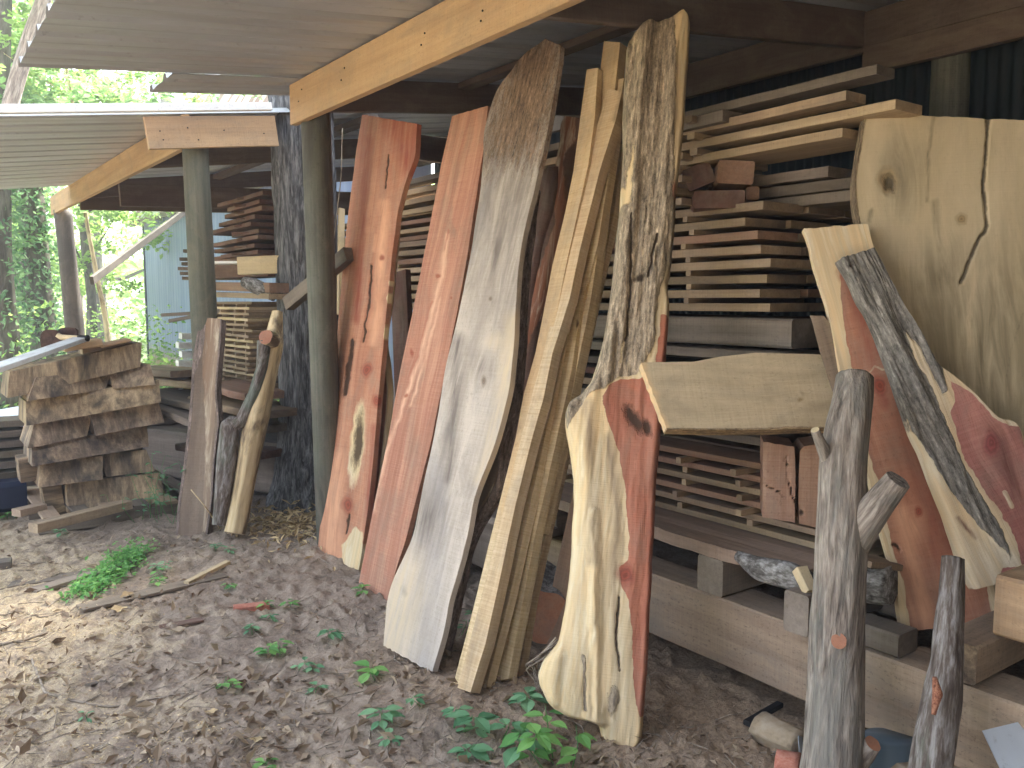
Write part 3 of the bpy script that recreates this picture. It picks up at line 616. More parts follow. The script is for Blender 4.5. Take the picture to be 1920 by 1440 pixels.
def forest_tree(px, basey_t, H, r, label, leafmat, nleaf, crown_z, crown_r, lean=(0, 0), size=.11, seed=1, trunkmat='bark_far', forks=6, vine=0, group=None, low=0.0):
    d = ray(px, 565); base = CAM+d/np.linalg.norm(d[:2])*basey_t; base[2] = -.1
    t_ = empty('tree', (base[0], base[1], 0), label, 'tree', group)
    rg = np.random.default_rng(seed)
    top = base+np.array([lean[0], lean[1], H]); mids = [base+(top-base)*q+rg.normal(size=3)*np.array([.12, .12, 0])*H*.08 for q in (.25, .5, .75)]
    pts = [base]+mids+[top]; tube('trunk', pts, [r*1.25, r, r*.8, r*.6, r*.3], M[trunkmat], 14, .12, .06, t_, seed=seed, lump=.08)
    cs = []
    for k in range(forks):
        q = rg.uniform(crown_z, .95); p = base+(top-base)*q; a_ = rg.uniform(0, 6.28)
        L = limb(p, (math.cos(a_), math.sin(a_), rg.uniform(-.1, .6)), crown_r*rg.uniform(.7, 1.2), r*.3, t_, M[trunkmat], seed*31+k)
        cs += [L[-1], L[3]]
    cs.append(top)
    cp = crown_pts(cs, int(nleaf*.62), crown_r*.55, rg)
    if low: cp = cp[cp[:, 2] > low]
    leaves_mesh('crown', cp, rg.uniform(size*.6, size*1.3, len(cp)), M[leafmat], t_, seed=seed, lv=np.clip(rg.random(len(cp))*.5+.5*vn(cp*.8, seed), 0, 1))
    if vine:
        h = rg.uniform(0, 3.6, vine); c = np.array([np.interp(h, np.array([p[2] for p in pts]), [p[i_] for p in pts]) for i_ in range(3)]).T
        a_ = rg.uniform(0, 6.28, vine); rr = r*rg.uniform(.8, 2.4, vine); c[:, 0] += np.cos(a_)*rr; c[:, 1] += np.sin(a_)*rr
        leaves_mesh('vine', c, rg.uniform(.06, .13, vine), M['leaf_cool'], t_, seed=seed+9, droop=.5)
    return t_
forest_tree(88, 15.0, 7, .19, 'dark leaning tree wrapped in creeper, left of the farthest post', 'leaf_mid', 9000, .5, 2.2, (-.4, .5), .12, 21, vine=2600)
forest_tree(10, 13.0, 9, .15, 'dark trunk at the left edge of the picture', 'leaf_mid', 8000, .55, 2.2, (.3, .3), .12, 22, vine=900)
forest_tree(42, 21.0, 12, .22, 'greyish trunk between two dark trees at far left', 'leaf_bright', 12000, .35, 2.8, (0, 0), .14, 23, vine=800)
forest_tree(205, 13.5, 5.5, .035, 'slim pale sapling seen between the farthest post and the barn', 'leaf_bright', 5000, .3, 1.1, (-.45, .2), .10, 24, 'bark_pale')
forest_tree(165, 20.0, 7, .10, 'light green young tree right behind the farthest post', 'leaf_bright', 9000, .2, 2.0, (.2, 0), .13, 25)
forest_tree(150, 23.0, 6.5, .09, 'farther light green young tree behind the slim sapling', 'leaf_bright', 11000, .15, 1.7, (.2, 0), .12, 26)
forest_tree(-60, 17.0, 12, .2, 'tall tree just outside the left of the yard', 'leaf_mid', 12000, .35, 3.2, (.5, 0), .14, 27)
forest_tree(190, 26.0, 11, .2, 'broad bright tree in the woods, right of the farthest post', 'leaf_bright', 16000, .15, 3.4, (0, 0), .17, 28)
forest_tree(30, 27.0, 15, .25, 'tall tree with pale foliage high above the far roof', 'leaf_bright', 16000, .3, 3.4, (0, 0), .17, 29)
forest_tree(330, 30.0, 13, .25, 'round treetop showing above the lower roof beside the barn', 'leaf_mid', 9000, .5, 2.4, (0, 0), .18, 30)
forest_tree(-170, 11.5, 8.5, .10, 'leaning grey tree whose bough crosses above the far roof', 'leaf_bright', 7000, .5, 1.5, (2.4, -1.8), .10, 31, 'bark_j')
forest_tree(-200, 14.0, 9, .2, 'leafy tree well left of the yard', 'leaf_mid', 9000, .3, 2.6, (0, 0), .14, 33)
# a far-off wood that reads as one mass
rg = np.random.default_rng(77); n = 36000
ang = rg.uniform(math.radians(-66), math.radians(42), n); dist = rg.uniform(30, 46, n)
X, Y = np.sin(ang)*dist, np.cos(ang)*dist; hgt = (3+8*vn(np.stack([ang*9, dist*.2, ang*0], 1), 3))*rg.random(n)**.8
clump = fbm(np.stack([X*.35, Y*.35, hgt*.5], 1), 3, 9); kp = (clump > .47) | (hgt < 3)
P = np.stack([X, Y, hgt], 1)[kp]
tag(leaves_mesh('far_wood', P, rg.uniform(.3, .6, len(P)), M['leaf_bright'], seed=5, lv=np.clip(clump[kp]*1.6-.4, 0, 1)), 'sunlit green woodland far behind the sheds', kind='stuff')
n = 26000; X = rg.uniform(-13, 4.8, n); Y = rg.uniform(11.5, 22, n); cl = fbm(np.stack([X*.6, Y*.6, X*0], 1), 3, 12); Z = rg.random(n)**1.3*np.clip((cl-.38)*6, 0, 1.5)
kp = (Z > .01); P = np.stack([X, Y, Z], 1)[kp]
tag(leaves_mesh('undergrowth', P, rg.uniform(.05, .12, len(P)), M['leaf_bright'], seed=6), 'low green undergrowth at the foot of the trees', kind='stuff')

# unseen woods added behind the camera to dim light from that side
n = 42000; ang = rg.uniform(math.radians(92), math.radians(265), n); dist = rg.uniform(8, 12, n)+5*(ang > math.radians(215)); hh = rg.random(n)*11
P = np.stack([np.sin(ang)*dist, np.cos(ang)*dist, hh], 1)
tag(leaves_mesh('far_wood', P, rg.uniform(.3, .7, n), M['leaf_dull'], seed=15), 'unseen dull woodland added behind the camera to dim the light from there', kind='stuff')

for px, py in ((560, 190), (566, 168), (640, 150), (646, 128), (790, 84), (797, 62), (902, 40), (905, 20), (535, 182)):
    p = xp(px, py, 2.006); beam('nail_head', p, p+np.array([-.004, 0, 0]), .007, .007, M['black'], parent=shed, ns=2, cham=.002)
for px, py in ((300, 246), (306, 262), (352, 240), (372, 262), (420, 244), (495, 250)):
    p = yp(px, py, 5.798); beam('nail_head', p, p+np.array([0, -.004, 0]), .008, .008, M['black'], parent=shed2, ns=2, cham=.002, up=(0, 0, 1))
# ================================================================== slabs leaning in a row under the near lean-to
def lean(bpx, tpx, Xtop, wdir=(0.05, -1, 0), bx=0.0):
    B = gp(*bpx)+np.array([bx, 0, 0]); T = xp(*tpx, Xtop); return B, nrm(np.cross(wdir, T-B))
LG = 'slabs and boards leaning in a row against the lean-to'
# second red slab, behind the first
p0, n = lean((640, 1062), (735, 222), 2.62, bx=.07)
o = slab('cedar_slab', [(640, 1040), (655, 900), (668, 700), (680, 500), (690, 300)], [(693, 1046), (706, 950), (716, 860), (724, 790), (728, 735), (723, 680), (716, 640), (728, 560), (738, 460), (748, 340), (752, 300)],
         p0, n, .04, M['cedar'], sapR=.014, seed=5)
tag(o, 'red slab with a thin cream edge half hidden behind the knotty red slab by the post', 'wood slab', LG)
p0, n = lean((636, 1058), (735, 222), 2.50)
o = slab('cedar_slab', [(595, 1046), (603, 950), (613, 840), (622, 740), (631, 640), (641, 520), (653, 400), (667, 290), (679, 215)],
         [(673, 1069), (689, 960), (699, 870), (708, 760), (715, 690), (719, 640), (727, 560), (735, 480), (745, 400), (762, 335), (779, 295), (782, 232)],
         p0, n, .032, M['cedar'], feats=[
    ('ell', 'sap', 669, 832, 13, 78, 6), ('ell', 'dark', 670, 830, 9, 58, 6), ('ell', 'knot', 687, 695, 10, 14, 0), ('ell', 'knot', 652, 948, 11, 14, 0), ('ell', 'knot', 706, 752, 7, 12, 0), ('ell', 'knot', 716, 484, 5, 6, 0),
    ('line', 'dark', [(660, 640), (655, 670), (651, 700), (645, 740)], 5, '.62'), ('line', 'bark', [(659, 642), (660, 675), (663, 700), (650, 735)], 9, '.6'),
    ('line', 'dark', [(696, 500), (692, 560), (680, 640)], 2.2), ('line', 'dark', [(727, 290), (722, 350)], 1.6), ('line', 'lite', [(707, 440), (703, 470)], 3), ('line', 'tone', [(690, 260), (680, 420), (668, 600)], 6, '.5'), ('line', 'lite', [(720, 380), (712, 520), (700, 640)], 7, '.5'), ('line', 'tone', [(690, 1040), (692, 900), (700, 800)], 6, '.6'), ('poly', 'lite', [(600, 1050), (615, 850), (640, 850), (640, 1050)], 30, '.5'),
    ('poly', 'sap', [(640, 1075), (642, 1020), (660, 1000), (668, 985), (680, 1000), (676, 1075)], 14),
    ('line', 'sap', [(733, 530), (722, 640)], 3), ('poly', 'tone', [(722, 210), (790, 218), (786, 300), (766, 350), (750, 310), (738, 270), (724, 250)], 26),
    ('poly', 'bark', [(732, 224), (786, 228), (776, 290), (760, 320), (748, 270), (734, 252)], 22, '.5'),
    ('line', 'dark', [(655, 965), (648, 1000)], 2.2)], seed=8)
tag(o, 'red knotty slab with a cream-rimmed dark slit, first slab right of the round post', 'wood slab', LG)
p0, n = lean((698, 1112), (880, 208), 2.69)
o = slab('cedar_slab', [(673, 1092), (689, 1009), (704, 932), (728, 820), (742, 741), (754, 677), (771, 598), (787, 517), (809, 408), (829, 300), (848, 217)],
         [(724, 1132), (745, 1060), (763, 1005), (790, 900), (810, 820), (830, 720), (844, 648), (862, 560), (876, 482), (888, 400), (905, 292), (915, 198)],
         p0, n, .03, M['cedar_pink'], feats=[('ell', 'knot', 820, 518, 5, 4, 0), ('ell', 'knot', 762, 742, 4, 4, 0), ('ell', 'knot', 845, 556, 2, 2, 0), ('ell', 'knot', 773, 660, 3, 7, 0),
    ('line', 'lite', [(838, 440), (828, 520), (806, 600), (785, 680), (752, 770), (725, 850), (700, 960)], 3), ('line', 'lite', [(826, 560), (800, 660), (770, 760)], 2), ('line', 'tone', [(810, 565), (790, 640), (770, 705)], 1.3, '0.90'),
    ('line', 'tone', [(700, 960), (690, 1010), (680, 1070)], 4, '0.70'), ('line', 'tone', [(842, 430), (832, 470)], 1, '0.90')], seed=13)
tag(o, 'straight pinkish red plank between the knotty red slab and the wide grey slab', 'wood slab', LG)
# rough dark slabs behind the grey one
p0, n = lean((905, 1110), (1068, 225), 2.75, bx=.28)
o = slab('live_edge_slab', [(905, 1070), (925, 980), (948, 860), (962, 760), (978, 640), (992, 520), (1010, 450), (1030, 380), (1042, 300), (1050, 262), (1050, 225), (1058, 218)],
         [(940, 1085), (958, 980), (972, 860), (985, 740), (1005, 600), (1035, 480), (1053, 410), (1062, 340), (1066, 275), (1078, 255), (1083, 220)],
         p0, n, .05, M['darkslab'], feats=[('poly', 'sap', [(1040, 215), (1080, 215), (1074, 262), (1058, 290), (1056, 420), (1010, 580), (975, 700), (965, 690), (1000, 540), (1040, 420), (1044, 280)], 10), ('line', 'dark', [(1012, 480), (1004, 510)], 2.5)], rnd=(.01, .04), relief=.012, seed=21, wob=.01)
tag(o, 'narrow dark red slab with a knobbed top between the grey slab and the yellow boards', 'wood slab', LG)
p0, n = lean((900, 1100), (1030, 315), 2.72, bx=.20)
o = slab('live_edge_slab', [(880, 1075), (905, 960), (935, 840), (952, 700), (962, 560), (980, 440), (992, 380), (1010, 330), (1026, 312)],
         [(915, 1085), (935, 980), (956, 850), (974, 720), (990, 570), (1012, 460), (1032, 390), (1042, 340), (1040, 312)],
         p0, n, .05, M['darkslab'], rnd=(.01, .05), relief=.012, seed=22, wob=.01)
tag(o, 'dark brown slab with a rounded top just right of the wide grey slab', 'wood slab', LG)
p0, n = lean((800, 1235), (1010, 120), 2.70, bx=.06)
o = slab('live_edge_slab', [(786, 1215), (800, 1120), (835, 960), (880, 820), (930, 600), (960, 400), (975, 330)],
         [(829, 1222), (846, 1150), (862, 1070), (870, 1035), (897, 975), (922, 935), (940, 897), (940, 870), (945, 825), (962, 750), (972, 650), (974, 560), (985, 460), (992, 400), (1000, 350)],
         p0, n, .045, M['brownboard'], barkR=.03, sapR=[(0, .06), (.3, .05), (.5, .02), (1, .02)], rnd=(0, .03), relief=.006, seed=23, wob=.008)
tag(o, 'brown bark-edged slab peeping out behind the right edge of the wide grey slab', 'wood slab', LG)
p0, n = lean((765, 1235), (1035, 82), 2.62)
o = slab('weathered_slab', [(719, 1210), (724, 1138), (732, 1100), (747, 1065), (762, 1035), (775, 1005), (786, 949), (801, 876), (812, 829), (824, 762), (835, 686), (853, 619), (867, 555), (882, 482), (894, 400), (900, 365), (907, 286), (905, 254), (920, 198), (935, 160), (961, 131), (978, 102), (1007, 85), (1022, 73)],
         [(810, 1261), (831, 1190), (844, 1121), (862, 1061), (879, 992), (890, 928), (913, 872), (930, 829), (940, 790), (955, 730), (964, 648), (967, 575), (970, 522), (978, 458), (990, 400), (1002, 356), (1019, 283), (1037, 190), (1048, 117), (1051, 85)],
         p0, n, .028, M['gray'], feats=[('poly', 'lite', [(700, 1260), (712, 1110), (760, 1030), (782, 1060), (786, 1120), (780, 1180), (750, 1240)], 70, '1.3'), ('ell', 'tone', 757, 1108, 4, 8, 0, '0.90'), ('ell', 'knot', 920, 560, 4, 4, 0), ('ell', 'knot', 907, 715, 5, 9, 0, '.6'),
    ('ell', 'tone', 800, 970, 30, 50, 15, '0.60'), ('poly', 'tone', [(880, 420), (880, 250), (960, 40), (1080, 40), (1060, 200), (1015, 400), (970, 540), (900, 480)], 260), ('poly', 'bark', [(900, 300), (960, 60), (1060, 60), (1050, 200), (1000, 300)], 300, '.5'), ('ell', 'tone', 930, 470, 20, 70, 10, '.6'), ('line', 'tone', [(860, 640), (850, 800), (840, 900)], 12, '.3'),
    ('line', 'lite', [(962, 600), (948, 720), (932, 790), (925, 820), (905, 900)], 12, '1.2'), ('ell', 'lite', 930, 640, 12, 12, 0, '1'), ('ell', 'tone', 905, 690, 14, 24, 0, '0.54')], seed=30, edgew=.006, wob=.003)
tag(o, 'widest grey weathered slab with a slanted top and tan stained foot', 'wood slab', LG)
# yellow sawn boards
BG = 'yellow sawn boards leaning in one bundle'
def plank(L, R, b, t_, X, th, label, seed, bx=0, feats=(), mat='yellow', wd=(.05, -1, 0), **k):
    p0, n = lean(b, t_, X, wd, bx=bx); o = slab('sawn_board', L, R, p0, n, th, M[mat], feats, seed=seed, wob=.0015, edgew=.001, **k); tag(o, label, 'board', BG); return o
plank([(954, 1266), (1008, 992), (1042, 838), (1074, 692), (1091, 575), (1123, 458), (1132, 400), (1150, 270)], [(973, 1270), (997, 1121), (1030, 971), (1055, 865), (1075, 740), (1106, 604), (1125, 517), (1142, 444), (1151, 400), (1168, 270)],
      (964, 1268), (1159, 270), 2.80, .04, 'greenish board, rightmost of the yellow bundle, close to the bent trunk slab', 41, bx=.03, smo=False)
plank([(1008, 1000), (1045, 800), (1082, 560), (1097, 440), (1110, 300), (1121, 175), (1127, 117), (1132, 77)], [(1014, 1000), (1060, 800), (1108, 560), (1125, 440), (1140, 300), (1152, 180), (1158, 120), (1163, 79)], (935, 1286), (1147, 78), 2.84, .05,
      'tallest squared post standing up behind the yellow bundle', 42, bx=.10, smo=False)
plank([(913, 1283), (955, 1128), (998, 940), (1028, 800), (1053, 690), (1073, 600), (1098, 490), (1118, 400), (1147, 152)], [(953, 1272), (1006, 992), (1040, 841), (1072, 692), (1089, 575), (1121, 458), (1130, 400), (1170, 146)],
      (935, 1281), (1158, 150), 2.80, .045, 'orange tinted board with a dark knot inside the yellow bundle', 43, bx=.015, feats=[('ell', 'dark', 1081, 604, 3, 9, 5), ('line', 'sap', [(1000, 980), (930, 1280)], 3)], smo=False)
plank([(884, 1291), (921, 1145), (964, 960), (1000, 800), (1030, 690), (1060, 590), (1090, 470), (1103, 400)], [(912, 1288), (953, 1130), (996, 940), (1026, 800), (1051, 690), (1071, 600), (1096, 490), (1116, 400)],
      (898, 1289), (1110, 400), 2.62, .04, 'darker middle board squeezed behind the front board of the yellow bundle', 44, bx=.01, smo=False)
plank([(849, 1286), (885, 1150), (924, 992), (967, 820), (983, 735), (1004, 662), (1021, 575), (1036, 496), (1059, 400), (1075, 321), (1088, 219), (1100, 130)], [(866, 1291), (905, 1140), (944, 985), (988, 815), (1006, 740), (1026, 665), (1046, 575), (1063, 490), (1083, 400), (1103, 309), (1115, 219), (1121, 127)],
      (858, 1289), (1110, 128), 2.76, .035, 'long pale board forming the left edge of the yellow bundle', 45, bx=.012, smo=False)
plank([(858, 1290), (896, 1145), (935, 992), (979, 815), (999, 735), (1018, 665), (1040, 575), (1056, 490), (1078, 400), (1101, 309), (1115, 248), (1140, 166)], [(882, 1298), (910, 1207), (934, 1100), (966, 949), (996, 828), (1018, 750), (1036, 662), (1068, 560), (1086, 473), (1101, 412), (1124, 321), (1147, 248), (1155, 224), (1166, 172)],
      (872, 1294), (1153, 170), 2.74, .05, 'broad pale yellow board at the front of the bundle with a notched top', 46, bx=-.03, feats=[('line', 'tone', [(1150, 225), (1158, 200), (1164, 176)], 3, '0.90'), ('ell', 'knot', 924, 910, 5, 5, 0, '.6'), ('line', 'bark', [(1088, 350), (1083, 390), (1072, 440)], 1)], smo=False)
# ------------------------------------------------------------------ the big bent trunk slab
B = gp(1130, 1392); T = yp(1240, 30, 2.66); nj = nrm(np.cross((RGT*.93+np.array([0, -.25, 0])), T-B))
SP = [(1150, 1409), (1128, 1395), (1121, 1366), (1112, 1357), (1080, 1353), (1044, 1342), (1020, 1318), (1007, 1290), (1004, 1270), (1014, 1244), (1044, 1208), (1057, 1143), (1065, 1087), (1070, 1014), (1074, 949), (1074, 897), (1064, 829), (1056, 790), (1058, 765), (1068, 747), (1085, 735), (1106, 712), (1120, 671), (1132, 622), (1141, 563), (1148, 502), (1154, 435), (1161, 379), (1168, 277), (1166, 210), (1172, 130), (1176, 67), (1190, 44), (1212, 33), (1262, 22)]
SR = [(1165, 1411), (1190, 1405), (1199, 1392), (1207, 1293), (1214, 1164), (1220, 1035), (1227, 906), (1235, 825), (1240, 740), (1244, 677), (1249, 619), (1251, 560), (1248, 525), (1253, 516), (1260, 444), (1263, 400), (1266, 350), (1272, 292), (1279, 219), (1285, 146), (1290, 67), (1292, 24), (1284, 17)]
heart = [(1270, 690), (1236, 684), (1202, 709), (1164, 709), (1141, 721), (1131, 741), (1132, 767), (1147, 808), (1160, 846), (1171, 906), (1179, 992), (1177, 1052), (1161, 1065), (1164, 1095), (1180, 1126), (1186, 1186), (1186, 1272), (1192, 1319), (1202, 1345), (1270, 1341)]
bend = slab('trunk_slab', SP, SR, B, nj, .10, M['juniper'], byy=True, res=.0055, rnd=(.07, .012), relief=.016, barkrel=.028, wob=.004, seed=50, edgew=.004, feats=[
    ('poly', 'sap', [(900, 1500), (900, -50), (1400, -50), (1400, 1500)], 10), ('poly', '-sap', heart, 3),
    ('poly', '-sap', [(1240, 590), (1262, 590), (1262, 690), (1228, 690), (1234, 640)], 6), ('ell', '-sap', 1264, 360, 11, 19, 0),
    ('poly', 'bark', [(1160, 60), (1192, 30), (1204, 60), (1200, 200), (1190, 260), (1170, 350), (1140, 300)], 16, '.85'),
    ('poly', 'bark', [(1196, 30), (1262, 20), (1268, 100), (1262, 330), (1262, 480), (1244, 520), (1180, 520), (1186, 300)], 14, '.46'), ('poly', 'tone', [(1196, 30), (1262, 20), (1266, 330), (1250, 520), (1180, 520), (1190, 300)], 24, '.8'),
    ('poly', 'bark', [(1150, 380), (1185, 380), (1180, 560), (1160, 690), (1110, 720), (1130, 620)], 20, '.33'),
    ('poly', 'bark', [(1186, 480), (1250, 500), (1232, 560), (1228, 640), (1214, 672), (1196, 700), (1160, 706), (1120, 735), (1090, 745), (1110, 712), (1165, 680), (1180, 600)], 10, '.88'),
    ('ell', 'bark', 1260, 400, 20, 28, 0, '.6'), ('ell', 'sap', 1258, 362, 1, 1, 0), ('poly', 'bark', [(1052, 735), (1085, 730), (1135, 712), (1112, 735), (1085, 765), (1060, 800)], 8, '.5'),
    ('line', 'tone', [(1100, 760), (1115, 900), (1112, 1050)], 9, '.7'), ('line', 'tone', [(1140, 820), (1158, 960), (1150, 1100), (1160, 1260)], 7, '.8'), ('poly', 'lite', [(1080, 950), (1110, 950), (1110, 1340), (1060, 1330)], 26, '.8'), ('line', 'tone', [(1150, 905), (1168, 960), (1170, 1040)], 1.5, '0.83'),
    ('ell', 'dark', 1188, 783, 12, 32, -35), ('ell', 'dark', 1213, 800, 9, 18, -20, '0.90'), ('ell', 'knot', 1172, 1078, 16, 18, 0, '.75'),
    ('line', 'dark', [(1184, 400), (1182, 560), (1172, 640)], 2.2), ('line', 'dark', [(1232, 440), (1216, 520)], 2.2), ('ell', 'dark', 1200, 520, 10, 7, 0, '.75'), ('ell', 'tone', 1244, 290, 7, 14, 10, '0.83'), ('ell', 'tone', 1218, 92, 10, 12, 0, '0.83'),
    ('line', 'tone', [(1108, 1304), (1106, 1350)], 2, '0.90'), ('line', 'dark', [(1160, 1120), (1156, 1200), (1162, 1260)], 2, '.62'), ('ell', 'bark', 1150, 1310, 10, 26, 5, '.42'), ('line', 'bark', [(1095, 1230), (1098, 1330)], 3, '.42'),
    ('line', 'rel', [(1112, 960), (1116, 1150), (1121, 1354)], 8, '-.8'), ('ell', 'rel', 1070, 1280, 45, 60, 0, '1.2'), ('ell', 'rel', 1095, 850, 30, 90, 0, '1.0')])
tag(bend, 'huge S-shaped trunk slab, red heartwood with a cream rim and grey bark above', 'wood slab', LG)
for k in range(7):
    a = dp(1050+k*3-8, 1195+k*4, 3.26); b = a+np.array([-.05-.03*(k % 3), .05+.01*k, -.09]); c = gp(998+k*5, 1240+k*12, .10-.012*k); e = gp(1006+k*2, 1300, .0)
    tube('bark_strip', [a, b, c, e], [.0035, .003, .003, .002], M['twig'], 6, .02, .1, bend)
# ------------------------------------------------------------------ horizontal slab on the lumber
p = dp(1230, 740, 3.14); nh = nrm(-FWD*np.array([1, 1, 0])*.85+RGT*.04+np.array([0, 0, .55]))
o = slab('live_edge_slab', [(1202, 680), (1301, 678), (1350, 669), (1415, 662), (1520, 664), (1585, 668)], [(1250, 804), (1330, 806), (1420, 807), (1500, 803), (1585, 803)], p, nh, .045, M['tanrough'], wob=.004, seed=60,
         feats=[('ell', 'tone', 1503, 737, 3, 2, 0), ('ell', 'knot', 1500, 748, 5, 3, 0, '0.90'), ('line', 'lite', [(1202, 678), (1214, 721), (1228, 741), (1231, 770), (1250, 804)], 6)], barkR=.006)
tag(o, 'tan slab lying crosswise on the lumber right of the bent trunk slab', 'wood slab')
p = dp(1700, 500, 3.15); ny_ = nrm(-FWD*np.array([1, 1, 0])+RGT*(-.10)+np.array([0, 0, .22]))
o = slab('pale_slab', [(1765, 1130), (1720, 960), (1680, 760), (1640, 560), (1613, 430), (1603, 388), (1602, 335), (1612, 277), (1622, 212)], [(2160, 1130), (2160, 960), (2160, 800), (2160, 600), (2160, 236)], p, ny_, .06, M['cypress'], wob=.003, seed=61, res=.0062,
         barkL=.006, feats=[('ell', 'dark', 1668, 342, 10, 16, -15, '.8'), ('ell', 'knot', 1664, 338, 18, 22, 0, '.7'), ('line', 'dark', [(1853, 205), (1852, 222), (1850, 290), (1843, 340), (1851, 420), (1848, 432), (1830, 462), (1812, 505), (1802, 530)], 3.2), ('line', 'tone', [(1753, 205), (1742, 290), (1738, 380)], 2.2, '.9'),
    ('ell', 'knot', 1802, 412, 10, 10, 0, '.8'), ('poly', 'tone', [(1700, 520), (1960, 480), (1960, 900), (1720, 900)], 260, '.3'), ('ell', 'tone', 1760, 520, 40, 60, 20, '.4'), ('ell', 'tone', 1690, 330, 30, 60, 0, '.3'), ('line', 'tone', [(1752, 380), (1762, 470)], 5, '.5'), ('line', 'tone', [(1634, 392), (1629, 416)], 3, '0.90'), ('line', 'tone', [(1918, 590), (1897, 650), (1886, 710)], 3, '0.83'), ('line', 'tone', [(1820, 600), (1860, 612)], 2, '0.68'), ('ell', 'tone', 1733, 505, 8, 14, 0, '0.63')])
tag(o, 'broad pale yellow slab with a long dark crack, at the right edge behind the others', 'wood slab')
# thin slab behind the cedar slab
p = dp(1550, 650, 3.12)
o = slab('live_edge_slab', [(1566, 745), (1550, 700), (1535, 650), (1522, 600), (1519, 591)], [(1590, 745), (1580, 700), (1568, 650), (1560, 610), (1545, 592)], p, nrm(-FWD+RGT*-.3), .03, M['brownboard'], wob=.003, seed=62)
tag(o, 'small brown slab with a frayed edge behind the standing log', 'wood slab')
p = dp(1690, 900, 3.0); nc = nrm(-FWD*np.array([1, 1, 0])+RGT*(-.15)+np.array([0, 0, .22]))
o = slab('cedar_slab', [(1692, 1188), (1685, 1144), (1682, 1091), (1664, 1039), (1653, 1001), (1632, 902), (1615, 850), (1590, 760), (1576, 697), (1565, 633), (1552, 575), (1539, 537), (1525, 493), (1519, 458), (1507, 429)],
         [(1877, 1157), (1868, 1120), (1850, 1060), (1820, 980), (1790, 890), (1760, 790), (1735, 690), (1700, 600), (1665, 530), (1636, 458), (1627, 419)], p, nc, .045, M['cedar'], wob=.003, seed=63, res=.0055, edgew=.006,
         feats=[('poly', 'sap', [(1400, 1300), (1400, 300), (2000, 300), (2000, 1300)], 4), ('poly', '-sap', [(1586, 500), (1574, 517), (1580, 590), (1592, 662), (1600, 700), (1615, 780), (1629, 850), (1648, 902), (1670, 1010), (1682, 1057), (1694, 1092), (1702, 1144), (1707, 1195), (1862, 1170), (1850, 1100), (1900, 1000), (1900, 500), (1700, 480)], 7),
    ('ell', 'knot', 1650, 722, 14, 16, 0, '.6'), ('line', 'sap', [(1628, 700), (1640, 688), (1662, 694), (1678, 715), (1684, 745)], 2, '.62'), ('line', 'tone', [(1632, 560), (1644, 620), (1650, 660)], 9, '0.51'), ('line', 'tone', [(1574, 508), (1576, 520)], 5, '0.90'),
    ('ell', 'knot', 1722, 960, 6, 10, 0, '.5'), ('poly', 'tone', [(1700, 760), (1900, 760), (1860, 1060), (1760, 1040)], 80, '.8'), ('line', 'lite', [(1690, 960), (1720, 1100), (1735, 1180)], 14, '.9'), ('line', 'tone', [(1600, 540), (1625, 640), (1660, 760)], 8, '.7'), ('ell', 'lite', 1715, 990, 16, 30, 0, '.7'), ('line', 'dark', [(1676, 1020), (1688, 1032)], 2.2)])
tag(o, 'red cedar slab with a wide cream left edge behind the grey bark slab', 'wood slab')
p = dp(1790, 900, 2.86); nc2 = nrm(-FWD*np.array([1, 1, 0])+RGT*(-.12)+np.array([0, 0, .24]))
barkp = [(1560, 490), (1641, 455), (1690, 543), (1740, 633), (1764, 683), (1777, 735), (1768, 738), (1750, 705), (1725, 650), (1700, 622), (1720, 680), (1749, 727), (1775, 794), (1784, 817), (1807, 870), (1837, 925), (1869, 975), (1895, 1042), (1860, 1013), (1825, 975), (1790, 931), (1761, 887), (1732, 838), (1711, 808), (1685, 750), (1640, 633), (1600, 566)]
o = slab('live_edge_slab', [(1831, 1106), (1816, 1080), (1801, 1039), (1775, 963), (1749, 902), (1731, 852), (1709, 804), (1691, 750), (1667, 680), (1650, 633), (1630, 585), (1614, 564), (1597, 522), (1580, 496), (1573, 485)],
         [(1958, 1066), (1950, 1000), (1935, 900), (1912, 802), (1900, 788), (1877, 788), (1857, 767), (1822, 732), (1787, 703), (1758, 683), (1732, 633), (1702, 581), (1682, 543), (1659, 496), (1641, 463)], p, nc2, .06, M['plum'], wob=.003, seed=64, res=.0055,
         rnd=(.02, .0), relief=.006, barkrel=.03, feats=[('poly', 'sap', [(1400, 1300), (1400, 300), (2100, 300), (2100, 1300)], 4),
    ('poly', '-sap', [(1780, 712), (1784, 724), (1793, 750), (1784, 773), (1796, 820), (1804, 852), (1848, 922), (1877, 963), (1901, 1004), (1918, 1062), (1880, 1066), (1877, 1092), (1925, 1090), (1990, 1070), (1990, 820), (1905, 800), (1870, 790), (1855, 772), (1822, 738)], 5),
    ('poly', 'bark', barkp, 6, '.97'), ('ell', 'knot', 1858, 832, 14, 22, 0, '.35'), ('poly', 'tone', [(1850, 800), (1900, 800), (1930, 1000), (1880, 940)], 60, '.6'), ('line', 'sap', [(1884, 922), (1898, 950)], 4), ('line', 'tone', [(1795, 970), (1830, 1010)], 3, '0.75'), ('ell', 'dark', 1595, 497, 3, 3, 0)])
tag(o, 'slab with grey bark strip, cream wood and purple-red heart, leaning at far right', 'wood slab')
